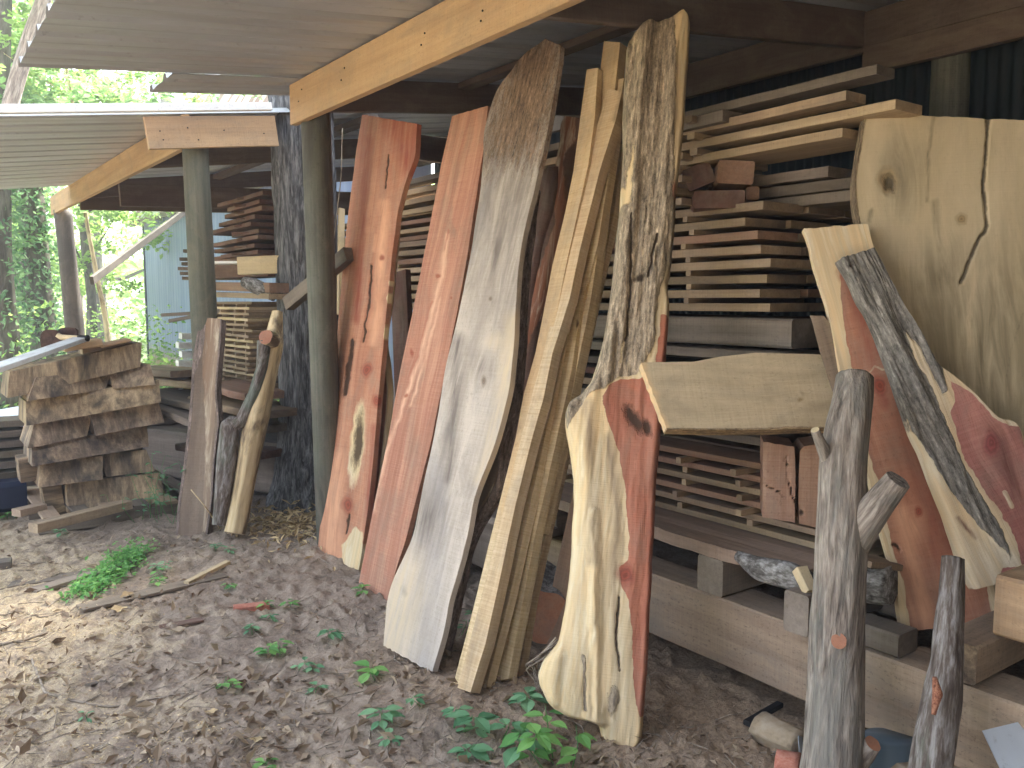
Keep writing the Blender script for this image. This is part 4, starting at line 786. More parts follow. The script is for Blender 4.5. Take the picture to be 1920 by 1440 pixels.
# ------------------------------------------------------------------ standing logs on the right
def pxlog(name, P, r, d0, d1, mat, label, cat, seg=48, cap=None, amp=.08, lump=.08, seed=1, **k):
    ds = np.linspace(d0, d1, len(P)); pts = [dp(a, b, d) for (a, b), d in zip(P, ds)]
    o = tube(name, pts, [q/F_PX*d for q, d in zip(r, ds)], mat, seg, .008, amp, cap=cap, lump=lump, seed=seed, **k)
    if label: tag(o, label, cat)
    return o, pts
lj, pts = pxlog('standing_log', [(1552, 1490), (1562, 1400), (1567, 1300), (1570, 1170), (1574, 1080), (1578, 975), (1579, 870), (1590, 790), (1600, 740), (1602, 708)], [55, 53, 50, 49, 47, 47, 43, 40, 36, 34], 2.62, 2.86, M['bark_j'],
      'thick grey juniper log with sawn branch stubs, standing upright in front of the timbers', 'log', 72, M['pale_end'], .10, .08, 7, str_=2.6, smo=5, fiss=.07)
d_ = 2.74
def stub(P, r, d0, d1, cap, nm='branch_stub', seed=3, mat='bark_j'):
    ds = np.linspace(d0, d1, len(P)); return tube(nm, [dp(a, b, d) for (a, b), d in zip(P, ds)], [q/F_PX*d for q, d in zip(r, ds)], M[mat], 28, .008, .09, lj, M[cap], seed=seed, smo=3)
stub([(1590, 1030), (1618, 985), (1648, 945), (1685, 900)], [34, 31, 27, 23], 2.76, 2.62, 'bark_j')
stub([(1565, 885), (1547, 850), (1528, 806)], [20, 12, 8], 2.80, 2.72, 'pale_end')
stub([(1572, 1046), (1571, 1042)], [13, 8], 2.72, 2.668, 'endgrain')
stub([(1574, 1200), (1573, 1202)], [20, 14], 2.70, 2.618, 'endgrain')
stub([(1598, 1432), (1620, 1412), (1637, 1394)], [26, 20, 15], 2.66, 2.60, 'endgrain')
o, _ = pxlog('standing_log', [(1738, 1490), (1752, 1400), (1765, 1320), (1775, 1240), (1779, 1180), (1784, 1120), (1787, 1045)], [35, 36, 34, 29, 26, 23, 19], 2.42, 2.62, M['bark_old'],
      'thin dark mossy log standing near the lower right corner', 'log', 48, M['stack_gray'], .16, .12, 9, smo=4, fiss=.15)
tube('rotten_streak', [dp(1752, 1270, 2.412), dp(1757, 1300, 2.41), dp(1750, 1340, 2.40)], [.006, .014, .006], M['bark_red'], 14, .004, .6, o, seed=2)
# ------------------------------------------------------------------ left: dark board and forked log
p = dp(372, 900, 5.45); B = gp(360, 1015); T = dp(392, 598, 5.72)
nb = nrm(np.cross(nrm(RGT+np.array([-.15, 0, 0])), T-B))
o = slab('dark_board', [(329, 1015), (333, 950), (344, 870), (352, 800), (358, 730), (360, 680), (367, 640), (376, 595)], [(388, 1010), (398, 930), (402, 860), (411, 790), (406, 740), (409, 690), (414, 640), (415, 598)], B, nb, .07, M['brownboard'], wob=.003, seed=70,
         barkL=.02, barkR=.012, feats=[('poly', 'sap', [(378, 590), (412, 590), (408, 720), (398, 860), (390, 1000), (380, 1000), (386, 800), (380, 700)], 16, '.6'), ('poly', 'bark', [(355, 680), (378, 590), (385, 600), (380, 660), (366, 700)], 6, '.8')])
tag(o, 'dark brown board with bark edges propped against the grey-green post on the left', 'board')
p = dp(460, 800, 5.55)
ln, pts = pxlog('forked_log', [(440, 1000), (455, 930), (468, 850), (485, 770), (500, 700), (512, 650), (520, 585)], [20, 20, 21, 21, 18, 19, 10], 5.4, 5.75, M['bark_pale'], 'pale peeled forked log leaning against the big tree trunk', 'log', 30, M['pale_end'], .12, .12, 13, smo=5)
def st2(P, r, d0, d1, mat, cap, nm='fork', seed=3):
    ds = np.linspace(d0, d1, len(P)); return tube(nm, [dp(a, b, d) for (a, b), d in zip(P, ds)], [q/F_PX*d for q, d in zip(r, ds)], M[mat], 22, .012, .14, ln, M[cap], seed=seed, smo=3)
st2([(412, 985), (420, 920), (428, 850), (432, 800), (440, 785)], [14, 17, 19, 17, 10], 5.4, 5.55, 'bark_old', 'endgrain')
st2([(436, 800), (455, 790), (478, 740), (492, 690), (496, 640)], [12, 14, 12, 10, 12], 5.5, 5.60, 'bark_old', 'endgrain', seed=6)
st2([(508, 640), (498, 632)], [18, 13], 5.66, 5.56, 'bark_pale', 'endgrain', 'branch_stub')
# ================================================================== lumber stacks
ORD = ['top', 'second', 'third', 'fourth', 'fifth', 'sixth', 'seventh', 'eighth', 'ninth', 'tenth', 'eleventh', 'twelfth', 'thirteenth', 'fourteenth', 'fifteenth', 'sixteenth', 'seventeenth', 'eighteenth']
def stack(where, short, X, Y0, Y1, z0, nlay, pitch, th, cols, mats, sY, rows_jit=.03, live=0.0, seed=1, stick=(.02, .022), poke=.02, endj=.04, tilt=0, sticks_long=None, skip=()):
    """nlay layers of boards along Y; cols = [(x offset, width)]; spacer sticks across at sY"""
    rg = np.random.default_rng(seed)
    for k in range(nlay):
        z = z0+k*pitch+th/2; nm = ORD[nlay-1-k]
        for ci, (cx, w_) in enumerate(cols):
            if (k, ci) in skip: continue
            a = Y0+rg.uniform(-endj, endj) if callable(Y0) is False else Y0(k)+rg.uniform(-.01, .01)
            b = Y1+rg.uniform(-endj, endj)*3
            dx = rg.uniform(-rows_jit, rows_jit)*(1 if ci == 0 else .2)
            w2 = w_-.012; mm = mats[int(rg.integers(len(mats)))]
            o = beam('lumber_board', (X+cx+w_/2+dx, a, z), (X+cx+w_/2+dx*.6, b, z+tilt), w2, th, M[mm], wob=.004, live=live, seed=int(rg.integers(9999)), ns=14, cham=.002)
            side = ['front', 'middle', 'rear'][min(ci, 2)]
            tag(o, f'{side} board in {nm} layer, {short}', 'board', f'boards of the {short}')
        if k < nlay-1:
            xe = X+cols[-1][0]+cols[-1][1]
            for y in sY:
                g_ = pitch-th
                if g_ < .004: continue
                p_ = rg.uniform(-.4, 1)*poke
                o = beam('spacer_stick', (X-p_-.015, y+rg.uniform(-.03, .03), z+th/2+g_/2), (xe, y+rg.uniform(-.03, .03), z+th/2+g_/2), .028, g_-.002, M['stack'], wob=.001, ns=4, cham=.001, seed=int(rg.integers(9999)))
                tag(o, f'thin spacer stick in the {short}', 'spacer stick', f'spacer sticks of the {short}')
# upper stack with squared corners
cx0 = {0: 2.30, 1: 2.31, 2: 2.31, 3: 2.27, 4: 2.33, 5: 2.36, 6: 2.41, 7: 2.33}
stack('neat upper stack with its corner toward us beside the trunk slab', 'neat upper stack beside the trunk slab', 2.99, lambda k: cx0[k], 5.75, 1.508, 8, .0615, .036, [(0, .29), (.30, .28), (.60, .27)], ['stack', 'stack', 'stack_red', 'stack'], (2.72, 3.7, 4.6, 5.5), seed=3, poke=.02)
# long boards on top
for k, (y0, w_, z, m_, nm) in enumerate(((1.95, .30, 2.18, 'stack', 'widest and lowest'), (1.74, .18, 2.248, 'stack', 'second from the bottom'), (1.94, .13, 2.315, 'stack', 'third from the bottom'), (1.82, .12, 2.385, 'stack_gray', 'highest'))):
    o = beam('lumber_board', (2.97+w_/2, y0, z+.012), (2.97+w_/2, 5.7, z-.01), w_, .036, M[m_], wob=.004, cham=.002, seed=400+k, ns=14, live=.004); tag(o, f'{nm} of the long boards under the rafters', 'board', 'long boards under the rafters')
    o = beam('lumber_board', (3.35, 2.7+.1*k, z), (3.35, 5.7, z-.01), .22, .034, M['stack_gray'], wob=.004, seed=410+k); tag(o, f'{ORD[3-k]} rear board behind the long boards under the rafters', 'board', 'rear boards under the rafters')
for k, z in enumerate((2.214, 2.281, 2.35)):
    o = beam('spacer_stick', (2.93-.02*k, 2.66, z), (3.4, 2.7, z), .04, .03, M['stack'], ns=4); tag(o, 'spacer stick between the long boards under the rafters', 'spacer stick', 'spacer sticks of the long boards')
o = beam('rough_board', (3.0, 2.5, 2.345), (3.0, 3.4, 2.34), .14, .05, M['stack_gray'], live=.02); tag(o, 'short rough grey piece lying on the long boards', 'board')
for k in range(5):
    o = beam('spacer_stick', (2.9, 2.72+.03*(k % 2), 2.0+.05*k), (3.5, 2.72, 2.0+.05*k), .045, .03, M['stack'], seed=k); tag(o, 'thick stick end propping the red chunks near the trunk slab', 'spacer stick', 'thick sticks near the trunk slab')
# red chunks between the two
def chunk(px, py, w, h, t, L, mat, label, ang=0.0, name='wood_chunk', live=.012, pitch=0.0, roll=0, cat='wood chunk'):
    A = dp(px, py, t); d = nrm(np.array([math.sin(YAW+ang), math.cos(YAW+ang), pitch])); o = beam(name, A, A+d*L, w, h, M[mat], wob=.006, live=live, ns=16, cham=.008, up=(math.sin(roll), 0, math.cos(roll)), capmat=M['timber_end' if False else mat])
    tag(o, label, cat); return o
chunk(1378, 322, .155, .10, 3.72, 1.2, 'stack_red', 'upper red slab end poking out of the dark gap under the long boards', .15, roll=.1)
chunk(1345, 375, .22, .075, 3.72, 1.3, 'stack_dark', 'lower dark red slab end just above the neat upper stack', .2)
chunk(1410, 362, .05, .06, 3.78, 1.2, 'stack_red', 'small squared red end right of the lower dark slab end', .15)
chunk(1310, 330, .12, .10, 3.85, 1.2, 'stack_dark', 'dark chunk beside the red slab end, close to the trunk slab', .1, roll=-.5)
for k, z in enumerate((1.99, 2.05, 2.12)):
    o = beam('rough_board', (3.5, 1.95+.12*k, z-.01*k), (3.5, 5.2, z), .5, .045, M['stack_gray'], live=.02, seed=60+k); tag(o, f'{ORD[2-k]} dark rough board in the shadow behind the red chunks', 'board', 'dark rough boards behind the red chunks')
for k in range(4):
    o = beam('lumber_board', (3.14, 3.7+.06*k, 1.995+k*.055), (3.14, 6.6, 1.995+k*.055), .28, .03, M['stack' if k % 2 else 'stack_red'], wob=.004, seed=700+k); tag(o, f'{ORD[3-k]} warm tan board at mid height behind the red leaning slabs', 'board', 'mid height boards behind the red slabs')
for k in range(9):
    z = 1.51+.07*k; o = beam('lumber_board', (3.55, 5.7, z), (3.55, 7.3, z), .5, .04, M['stack' if k % 3 else 'stack_gray'], wob=.006, live=.01, seed=720+k); tag(o, f'{ORD[8-k]} board of the farther stack between post and knotty slab', 'board', 'farther stack behind the knotty slab')
# dark timbers between the stacks
o = beam('timber', (3.08, 2.15, 1.42), (3.08, 5.4, 1.42), .22, .12, M['stack_gray'], wob=.006, cham=.01); tag(o, 'dark squared timber under the neat upper stack', 'timber')
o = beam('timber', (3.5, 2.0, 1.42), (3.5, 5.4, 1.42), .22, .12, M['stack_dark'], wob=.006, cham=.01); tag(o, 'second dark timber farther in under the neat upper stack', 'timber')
o = beam('rough_board', (3.05, 2.15, 1.325), (3.05, 5.2, 1.335), .30, .04, M['stack_gray'], live=.01); tag(o, 'grey board showing just above the tan crosswise slab', 'board')
for k in range(6):
    z = .96+k*.058; m_ = ['stack_gray', 'stack_dark', 'stack_gray', 'stack', 'stack_dark', 'stack_gray'][k]
    for cx in (0, .33):
        o = beam('rough_board', (3.1+cx, 2.25+.1*(k % 3), z), (3.1+cx, 5.5, z), .30, .035, M[m_], live=.015, seed=80+k*2); tag(o, f'{"front" if cx == 0 else "rear"} grey bark-edged board, {ORD[5-k]} of the rough pile behind the tan crosswise slab', 'board', 'rough grey boards in the middle of the lumber')
# lower stack with many sticks
stack('low stickered stack behind the foot of the trunk slab', 'low stickered stack by the trunk slab', 2.86, lambda k: 1.70 if k < 2 else 1.93, 5.3, .592, 6, .054, .026, [(0, .22), (.235, .22), (.47, .25)], ['stack', 'stack', 'stack_red'], (2.26, 2.62, 3.4, 4.4, 5.1), seed=8, poke=.07, rows_jit=.01)
def proj(P):
    v = np.asarray(P, float)-CAM; t = v@FWD; return (960+F_PX*(v@RGT)/t, 720-F_PX*(v@UPV)/t)
yy = np.linspace(1.80, 3.5, 9); fr_ = [proj((2.60+.015*math.sin(k*2.1), q, .585)) for k, q in enumerate(yy)]; bk_ = [proj((2.98, q, .585)) for q in yy]
o = slab('bark_slab', fr_, bk_, (2.7, 2.4, .585), (0, 0, 1), .05, M['tanslab'], seed=90, relief=.006, wob=.02, smo=False); tag(o, 'brownish slab with a bark end lying beneath the low stickered stack', 'wood slab')
tube('bark', [np.array([2.60, 1.76, .56]), np.array([2.60, 1.85, .56]), np.array([2.59, 1.98, .555]), np.array([2.61, 2.1, .57])], [.03, .045, .04, .018], M['bark_log'], 22, .01, .3, o, seed=3, lump=.3)
# foundation timbers
def tim(A, B, w_, h, label, mat='timber', name='timber', **k): o = beam(name, A, B, w_, h, M[mat], wob=.004, cham=.008, ns=16, capmat=M['block'] if mat == 'timber' else None, **k); tag(o, label, 'timber'); return o
tim((2.70, .30, .245), (2.70, 3.45, .245), .20, .27, 'big tan foundation timber running along the ground under the lumber')
tim((3.9, .3, .20), (3.9, 5.4, .20), .20, .27, 'far foundation timber deep under the lumber', 'stack_gray')
tim((2.62, 3.6, .245), (2.62, 5.6, .245), .20, .27, 'foundation timber behind the feet of the leaning red slabs', 'stack_gray')
for k, (Y, x0, m_, w_, h, lb) in enumerate(((2.23, 2.60, 'stack_gray', .13, .148, 'dark cross timber resting on the big foundation timber beside the trunk slab'), (3.3, 2.62, 'stack_gray', .13, .15, 'cross timber hidden behind the yellow bundle'), (4.6, 2.65, 'stack_gray', .13, .15, 'cross timber behind the red leaning slabs'),
          (1.77, 2.52, 'stack_gray', .10, .148, 'grey cross timber end just left of the standing juniper log'))):
    z = .385+h/2; tim((x0, Y, z), (4.2, Y, z), w_, h, lb, m_)
tim((2.67, 1.44, .425), (2.67, 1.62, .425), .12, .078, 'small dark block resting on the foundation timber between the two standing logs', 'stack_gray')
tim((2.60, 1.25, .447), (3.9, 1.25, .447), .13, .122, 'grey cross timber with a clear corner on the foundation timber, right of the thin log')
tim((3.15, .6, .42), (3.15, 1.9, .42), .3, .12, 'dark timber in the gap behind the foundation timber', 'stack_gray')
# split red block: two ends side by side
def endblock(q, t, L, lab, seed):
    L_, R_ = q; p = dp(L_[0][0], L_[0][1], t); o = slab('split_block', L_, R_, p, nrm(-FWD*np.array([1, 1, 0])-.25*RGT+np.array([0, 0, .05])), L, M['timber_red'], wob=.003, seed=seed, feats=[('line', 'dark', [(1474, 860), (1478, 905), (1494, 950)], 1.3), ('ell', 'dark', 1502, 960, 4, 6, 0, '.5'), ('line', 'dark', [(1430, 905), (1470, 930)], .8, '.5')])
    tag(o, lab, 'block'); return o
endblock(([(1430, 970), (1431, 900), (1431, 828)], [(1491, 980), (1491, 900), (1489, 838)]), 3.30, .3, 'left half of the cracked red block beside the standing juniper log', 91)
endblock(([(1498, 982), (1498, 900), (1500, 846), (1508, 836)], [(1550, 994), (1552, 900), (1550, 832)]), 3.28, .3, 'right half of the cracked red block, touching the standing juniper log', 92)
o = beam('block', (2.80, .86, .62), (2.80, 1.19, .62), .20, .19, M['fascia'], cham=.01, capmat=M['timber']); tag(o, 'orange wood block at the right edge below the purple-red slab', 'block')
o = tube('small_log', [dp(1590, 1085, 3.0), dp(1640, 1092, 2.96), dp(1672, 1096, 2.92)], [.075, .075, .07], M['bark_log'], 26, .012, .12, seed=4); tag(o, 'short log with whitish bark behind the standing juniper log', 'log')
o = beam('board', dp(1610, 1050, 2.95), dp(1668, 1056, 3.0), .12, .022, M['stack']); tag(o, 'short board end above the whitish short log', 'board')
o = beam('wood_scrap', (2.56, 1.74, .535), (2.58, 1.80, .60), .05, .04, M['pale_end'], live=.01); tag(o, 'small pale scrap on the grey cross timber end', 'scrap')
# round log, planks and dark things at the back of the leaning row
a = np.array(gp(1040, 1225)); o = tube('round_log', [a+np.array([.02, .10, .13]), a+np.array([.30, .40, .13]), a+np.array([.5, .6, .12])], [.125, .13, .12], M['bark_log'], 44, .01, .10, seed=14, smo=3, cap=M['endgrain']); tag(o, 'short round log with flaky bark lying left of the trunk slab foot', 'log')
for k, (px, t, m_) in enumerate(((1052, 3.75, 'stack_red'), (1072, 3.85, 'stack_dark'), (1086, 4.0, 'stack'))):
    A = dp(px, 565, t); A[2] = 0; A = A+np.array([-.05, 0, 0]); o = beam('short_plank', A, A+np.array([.35, .03, 1.15-.15*k]), .12, .03, M[m_], up=(-1, 0, .2)); tag(o, f'{["reddish", "dark", "brown"][k]} short plank leaning behind the yellow bundle', 'board')
o = beam('rough_board', (2.55, 3.2, .42), (2.45, 4.5, .45), .14, .04, M['stack_gray'], live=.02); tag(o, 'rough board lying behind the foot of the grey slab', 'board')
o = beam('stake', xp(638, 590, 2.60), xp(640, 392, 2.75), .045, .03, M['yellow'] if False else M['pale_end'], up=(0, -1, 0)); tag(o, 'slim pale stake standing in the dark right of the round post', 'stake')
a, b = dp(541, 570, 5.75), dp(655, 476, 5.30); o = beam('batten', a, b, .07, .09, M['stack_gray'], up=(0, 0, 1)); tag(o, 'grey batten slanting up behind the round post', 'board')
o = beam('rough_board', (2.75, 5.0, .9), (2.78, 5.1, 1.75), .22, .04, M['stack_dark'], up=(-1, 0, 0)); tag(o, 'dark board standing behind the pale stake', 'board')
cb = [xp(642, 240, 2.6), xp(640, 330, 2.6), xp(632, 400, 2.6), xp(622, 480, 2.6)]; o = tube('cable', cb, [.004]*4, M['twig'], 6, .03, .05); tag(o, 'thin grey cable hanging down in the dark beside the round post', 'cable')
o = beam('scrap_bar', gp(1462, 1320, .02), gp(1400, 1356, .02), .03, .02, M['black']); tag(o, 'dark flat bar lying in the dirt in front of the foundation timber', 'metal bar')
o = tube('stone', [gp(1425, 1360, .03), gp(1500, 1395, .03)], [.06, .05], M['stone'], 14, .02, .12, seed=4, lump=.3); tag(o, 'tan stone in the dirt left of the standing juniper log', 'stone')
o = tube('stone', [gp(1455, 1430, .02), gp(1500, 1440, .02)], [.045, .05], M['brick'], 12, .02, .12, seed=5, lump=.3); tag(o, 'reddish stone at the bottom beside the standing juniper log', 'stone')
for k, (Y, lb) in enumerate(((3.2, 'stone pad under the far end of the big foundation timber'), (1.35, 'stone pad under the big foundation timber near the juniper log'))):
    o = beam('stone_pad', (2.60, Y-.13, .04), (2.60, Y+.13, .04), .26, .13, M['stone'], live=.02, cham=.02); tag(o, lb, 'stone')
# sheet metal offcuts, lower right
o = beam('metal_strip', gp(1500, 1372, .06), gp(1504, 1440, .03), .022, .004, M['flash'], up=tuple(-FWD)); tag(o, 'light blue strip of tin at the foot of the standing juniper log', 'metal strip')
A = gp(1668, 1470, .0); o = tube('bucket_shell', [A+np.array([0, 0, -.02]), A+np.array([.02, .02, .15])], [.085, .075], M['gun'], 32, .01, .0, lump=.02); tag(o, 'slate grey bucket shell at the bottom between the standing logs', 'bucket')
A = dp(1900, 1494, 2.40); o = beam('metal_sheet', A, A+RGT*.55+np.array([0, 0, .14]), .36, .004, M['flash'], up=tuple(nrm(-FWD+np.array([0, 0, .7])))); tag(o, 'pale bent metal sheet in the bottom right corner', 'metal sheet')
# ================================================================== under the far lean-to
def pstack(where, short, px_a, y_top, y_bot, X, Y0, Y1, n_, mats, th_fr=.55, seed=1, cols=((0, .3),), live=0.0, sY=(), poke=.02, **k):
    zt = xp(px_a, y_top, X)[2]; zb = xp(px_a, y_bot, X)[2]; pitch = (zt-zb)/n_
    stack(where, short, X, Y0, Y1, zb, n_, pitch, pitch*th_fr, list(cols), mats, sY, seed=seed, live=live, poke=poke, **k)
pstack('pale stickered stack under the far lean-to', 'pale far stack left of the big tree', 450, 560, 742, 2.30, 6.7, 7.75, 18, ['stack', 'pale_end', 'stack'], .48, 5, ((0, .3), (.32, .3)), sY=(6.75, 7.0, 7.3, 7.6), poke=.02, endj=.05)
pstack('dark red stickered stack high under the far lean-to', 'dark red far stack high under the far roof', 470, 357, 478, 2.35, 6.6, 7.65, 9, ['stack_dark'], .6, 6, ((0, .35),), live=.01, sY=(), endj=.12, tilt=0)
for k in range(9):
    p_ = dp(445-(k % 3)*5, 372+k*13, 6.9); o = beam('spacer_stick', p_, p_+RGT*.35, .03, .018, M['stack_dark'], seed=k); tag(o, 'dark spacer stick end poking left from the dark red far stack', 'spacer stick', 'dark spacer stick ends of the far stack')
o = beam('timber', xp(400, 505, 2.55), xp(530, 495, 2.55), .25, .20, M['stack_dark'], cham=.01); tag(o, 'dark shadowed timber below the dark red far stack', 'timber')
o = beam('timber', dp(452, 499, 6.35), dp(530, 496, 6.3), .12, .13, M['cypress'] if False else M['pale_end'], up=(0, 0, 1)); tag(o, 'pale squared offcut against the big tree under the dark red far stack', 'offcut')
o = tube('gray_branch', [dp(458, 528, 6.3), dp(480, 536, 6.25), dp(515, 552, 6.2)], [.04, .055, .05], M['bark_log'], 14, .02, .2, seed=8); tag(o, 'grey weathered branch chunk lying on the pale far stack', 'branch')
o = beam('rough_board', xp(400, 536, 2.3), xp(530, 540, 2.3), .2, .07, M['stack_red']); tag(o, 'reddish board above the pale far stack', 'board')
o = beam('rough_board', xp(395, 552, 2.28), xp(530, 556, 2.28), .2, .04, M['stack']); tag(o, 'tan board directly over the pale far stack', 'board')
for k in range(5):
    p_ = dp(350-(k % 2)*6, 630+k*17, 8.2); o = beam('white_board', p_-RGT*.06, p_+RGT*.5+FWD*.3, .25, .055, M['paint'], live=.006, seed=k); tag(o, f'{ORD[k]} white painted board end left of the grey-green post', 'board', 'white painted board ends')
for k in range(6):
    p_ = dp(351-(k*7) % 11, 477+k*9-(6 if k == 0 else 0), 8.0); o = beam('short_board', p_-RGT*.02, p_+RGT*.5, .1, .03, M['stack_gray'], seed=k); tag(o, f'{ORD[k]} small dark board end left of the grey-green post', 'board', 'small dark board ends')
for k, (a, b) in enumerate((((304, 591), (420, 584)), ((318, 602), (420, 583)))):
    o = beam('stick', dp(*a, 7.6), dp(*b, 7.4), .03, .03, M['stack_gray']); tag(o, f'{["upper", "lower"][k]} thin stick poking left past the grey-green post over the blue wall', 'stick')
o = beam('shelf_board', dp(395, 493, 7.0), dp(500, 493, 6.8), .25, .02, M['trim']); tag(o, 'thin white board edge under the dark red far stack', 'board')
# slabs lying low between the block pile and the tree
LP = [((270, 692), (360, 700), .16, 6.9), ((275, 708), (400, 722), .14, 6.8), ((300, 735), (420, 760), .2, 6.6), ((410, 720), (500, 742), .16, 6.3), ((400, 745), (530, 775), .2, 6.25), ((330, 760), (440, 800), .2, 6.3), ((420, 790), (540, 800), .25, 6.4), ((390, 830), (520, 850), .25, 6.4)]
wds = ['topmost pale', 'second pale', 'grey rough', 'rusty', 'split tan', 'mossy', 'brown', 'lowest dark']
for k, (a, b, w_, t) in enumerate(LP):
    o = beam('flat_slab', dp(*a, t+.5), dp(*b, t-.1), w_*2.2, .055, M[['stack', 'stack', 'stack_gray', 'stack_red', 'stack', 'stack_gray', 'stack_gray', 'stack_dark'][k]], live=.03, seed=k+5, cham=.01); tag(o, f'{wds[k]} slab lying flat in the low heap behind the propped dark board', 'wood slab', 'flat slabs in the low heap')
o = beam('dark_timber', (1.7, 8.3, .28), (2.6, 6.3, .28), .6, .4, M['stack_gray'], cham=.02, live=.02); tag(o, 'dark mass of timber at the bottom of the low heap', 'timber')
for k in range(7):
    z = .14+k*.075; o = beam('rough_board', (.1, 7.6+.05*k, z), (2.3, 7.9, z), .35, .05, M['stack_gray'], live=.02, seed=k); tag(o, f'{ORD[6-k]} dark board of the low pile behind the block stack', 'board', 'dark boards behind the block stack')
for k in range(5):
    z = .16+k*.08; o = beam('rough_board', (-1.6, 8.3+.04*k, z), (.35, 7.7, z), .35, .05, M['stack_gray'], live=.02, seed=k+30); tag(o, f'{ORD[4-k]} grey board of the pile left of the block stack', 'board', 'grey boards left of the block stack')
o = beam('metal_flashing', dp(-30, 800, 7.2), dp(70, 782, 7.0), .40, .02, M['flash'], up=(-.3, -.5, .8)); tag(o, 'shiny metal flashing sheet at the left edge beside the block stack', 'metal sheet')
o = beam('metal_flashing', dp(270, 765, 7.1), dp(332, 748, 7.0), .26, .02, M['flash'], up=(-.3, -.5, .8)); tag(o, 'shiny metal flashing end right of the block stack', 'metal sheet')
o = beam('tarp_roll', (-1.2, 7.3, .12), (.75, 7.25, .12), .22, .22, M['navy'], cham=.08, live=.02); tag(o, 'dark blue rolled tarp on the ground left of the pallet', 'tarp')
# ------------------------------------------------------------------ pallet and block stack
FY = 6.75
pal = empty('pallet', (1.2, FY, 0), 'grey wooden pallet carrying the block stack, with a loose pale rail', 'pallet')
for k, y in enumerate((FY-.38, FY+.1, FY+.6)): beam('runner', (.72, y, .05), (1.98, y, .05), .05, .09, M['stack_gray'], parent=pal, seed=k)
for k in range(7): beam('slat', (.80+k*.19, FY-.42, .108), (.80+k*.19, FY+.65, .108), .11, .02, M['stack_gray' if k % 2 else 'stack'], parent=pal, seed=k+9)
o = beam('rail', gp(62, 990, .14), gp(240, 945, .14), .09, .06, M['timber'], cham=.005); tag(o, 'pale yellowish rail lying on the front of the pallet', 'rail')
o = beam('rail', gp(30, 962, .13), gp(80, 950, .13), .09, .05, M['timber']); tag(o, 'short pale piece at the left end of the pallet', 'rail')
BL = [((124, 965), (291, 940), 57, 1), ((72, 913), (287, 882), 42, 0), ((73, 870), (277, 838), 37, 0), ((61, 838), (293, 792), 40, 1), ((58, 797), (292, 751), 42, 0), ((68, 750), (280, 720), 39, 1), ((22, 748), (262, 688), 46, 0)]
rg = np.random.default_rng(5); RW = ['bottom', 'second lowest', 'third lowest', 'middle', 'third highest', 'second highest', 'topmost']
for k, (a, b, h, _) in enumerate(BL):
    A, B = yp(*a, FY-.16), yp(*b, FY-.12); H = h/F_PX*6.2
    cuts = [0, .45+.1*(k % 3), 1] if k % 2 else [0, .96, 1]
    if k % 2 == 0: cuts = [0, 1]
    A = A+np.array([rg.uniform(-.05, .03), 0, 0]); B = B+np.array([rg.uniform(-.02, .06), 0, 0])
    for j in range(len(cuts)-1):
        p_, q_ = A+(B-A)*(cuts[j]+.004), A+(B-A)*(cuts[j+1]-.004); off = np.array([0, rg.uniform(-.04, .02), H/2+rg.uniform(-.003, .003)]); rz_ = rg.uniform(-.05, .05); H2 = H*rg.uniform(.96, 1.1); ti = rg.uniform(.02, .06); sl = rg.uniform(0, .035)*(1 if j else -1)
        dep = .42; y2 = np.array([0, dep/2, 0])
        nseg = 22; tt = np.linspace(0, 1, nseg); L_ = np.linalg.norm(q_-p_)
        wv = (fbm(np.stack([tt*L_*5, tt*0+k*3+j, tt*0], 1), 3, 2)-.5)*.035; V = []
        for s_ in range(nseg):
            c = p_+(q_-p_)*tt[s_]+off
            sk = (rg.random()-.5)*.002
            c = c+np.array([0, rz_*(tt[s_]-.5)*2, 0]); cx = sl if s_ in (0, nseg-1) else sl*(.5)
            V += [c+np.array([cx, wv[s_]-ti, -H/2+.003+sk]), c+np.array([-cx, wv[s_]*.8+ti*.5, H2/2-.003+sk]), c+np.array([-cx, dep, H2/2-.003+sk]), c+np.array([cx, dep, -H/2+.003+sk])]
        Fc = [(0, 1, 2, 3)]+[(s_*4+i_, s_*4+4+i_, s_*4+4+(i_+1) % 4, s_*4+(i_+1) % 4) for s_ in range(nseg-1) for i_ in range(4)]+[tuple((nseg-1)*4+i_ for i_ in (3, 2, 1, 0))]
        V = np.array(V); o0 = V.mean(0); o = mk('wood_block', V-o0, Fc, M['block'], frame(o0, (1, 0, 0), (0, 1, 0), (0, 0, 1)))
        sd_ = 'long' if len(cuts) == 2 else ['left', 'right'][j]
        tag(o, f'{sd_} block in the {RW[k]} row of the stack on the pallet', 'wood block', 'blocks stacked on the pallet')
def blk(a, b, h, dy, label, mat='block', dep=.2):
    A, B = yp(*a, FY+dy), yp(*b, FY+dy); H = h/F_PX*6.2; o = beam('wood_block', A+np.array([0, dep/2, H/2]), B+np.array([0, dep/2, H/2]), dep, H, M[mat], live=.01, cham=.006); tag(o, label, 'wood block', 'blocks stacked on the pallet')
blk((85, 968), (120, 960), 55, -.05, 'dark grey block standing at the bottom left of the block stack')
blk((38, 906), (74, 900), 44, -.05, 'grey block sticking out left in the second lowest row')
blk((158, 692), (252, 680), 40, -.05, 'dark block sloping at the upper right of the block stack')
blk((122, 660), (192, 648), 12, -.25, 'flat orange offcut on top of the block stack', 'fascia')
blk((192, 652), (246, 640), 5, -.2, 'thin orange lath on top of the block stack', 'fascia')
tw = dp(96, 640, 5.9)
tool = empty('garden_tool', tuple(tw), 'tool with two rounded dark rusty blades and a pale handle on the block stack', 'tool')
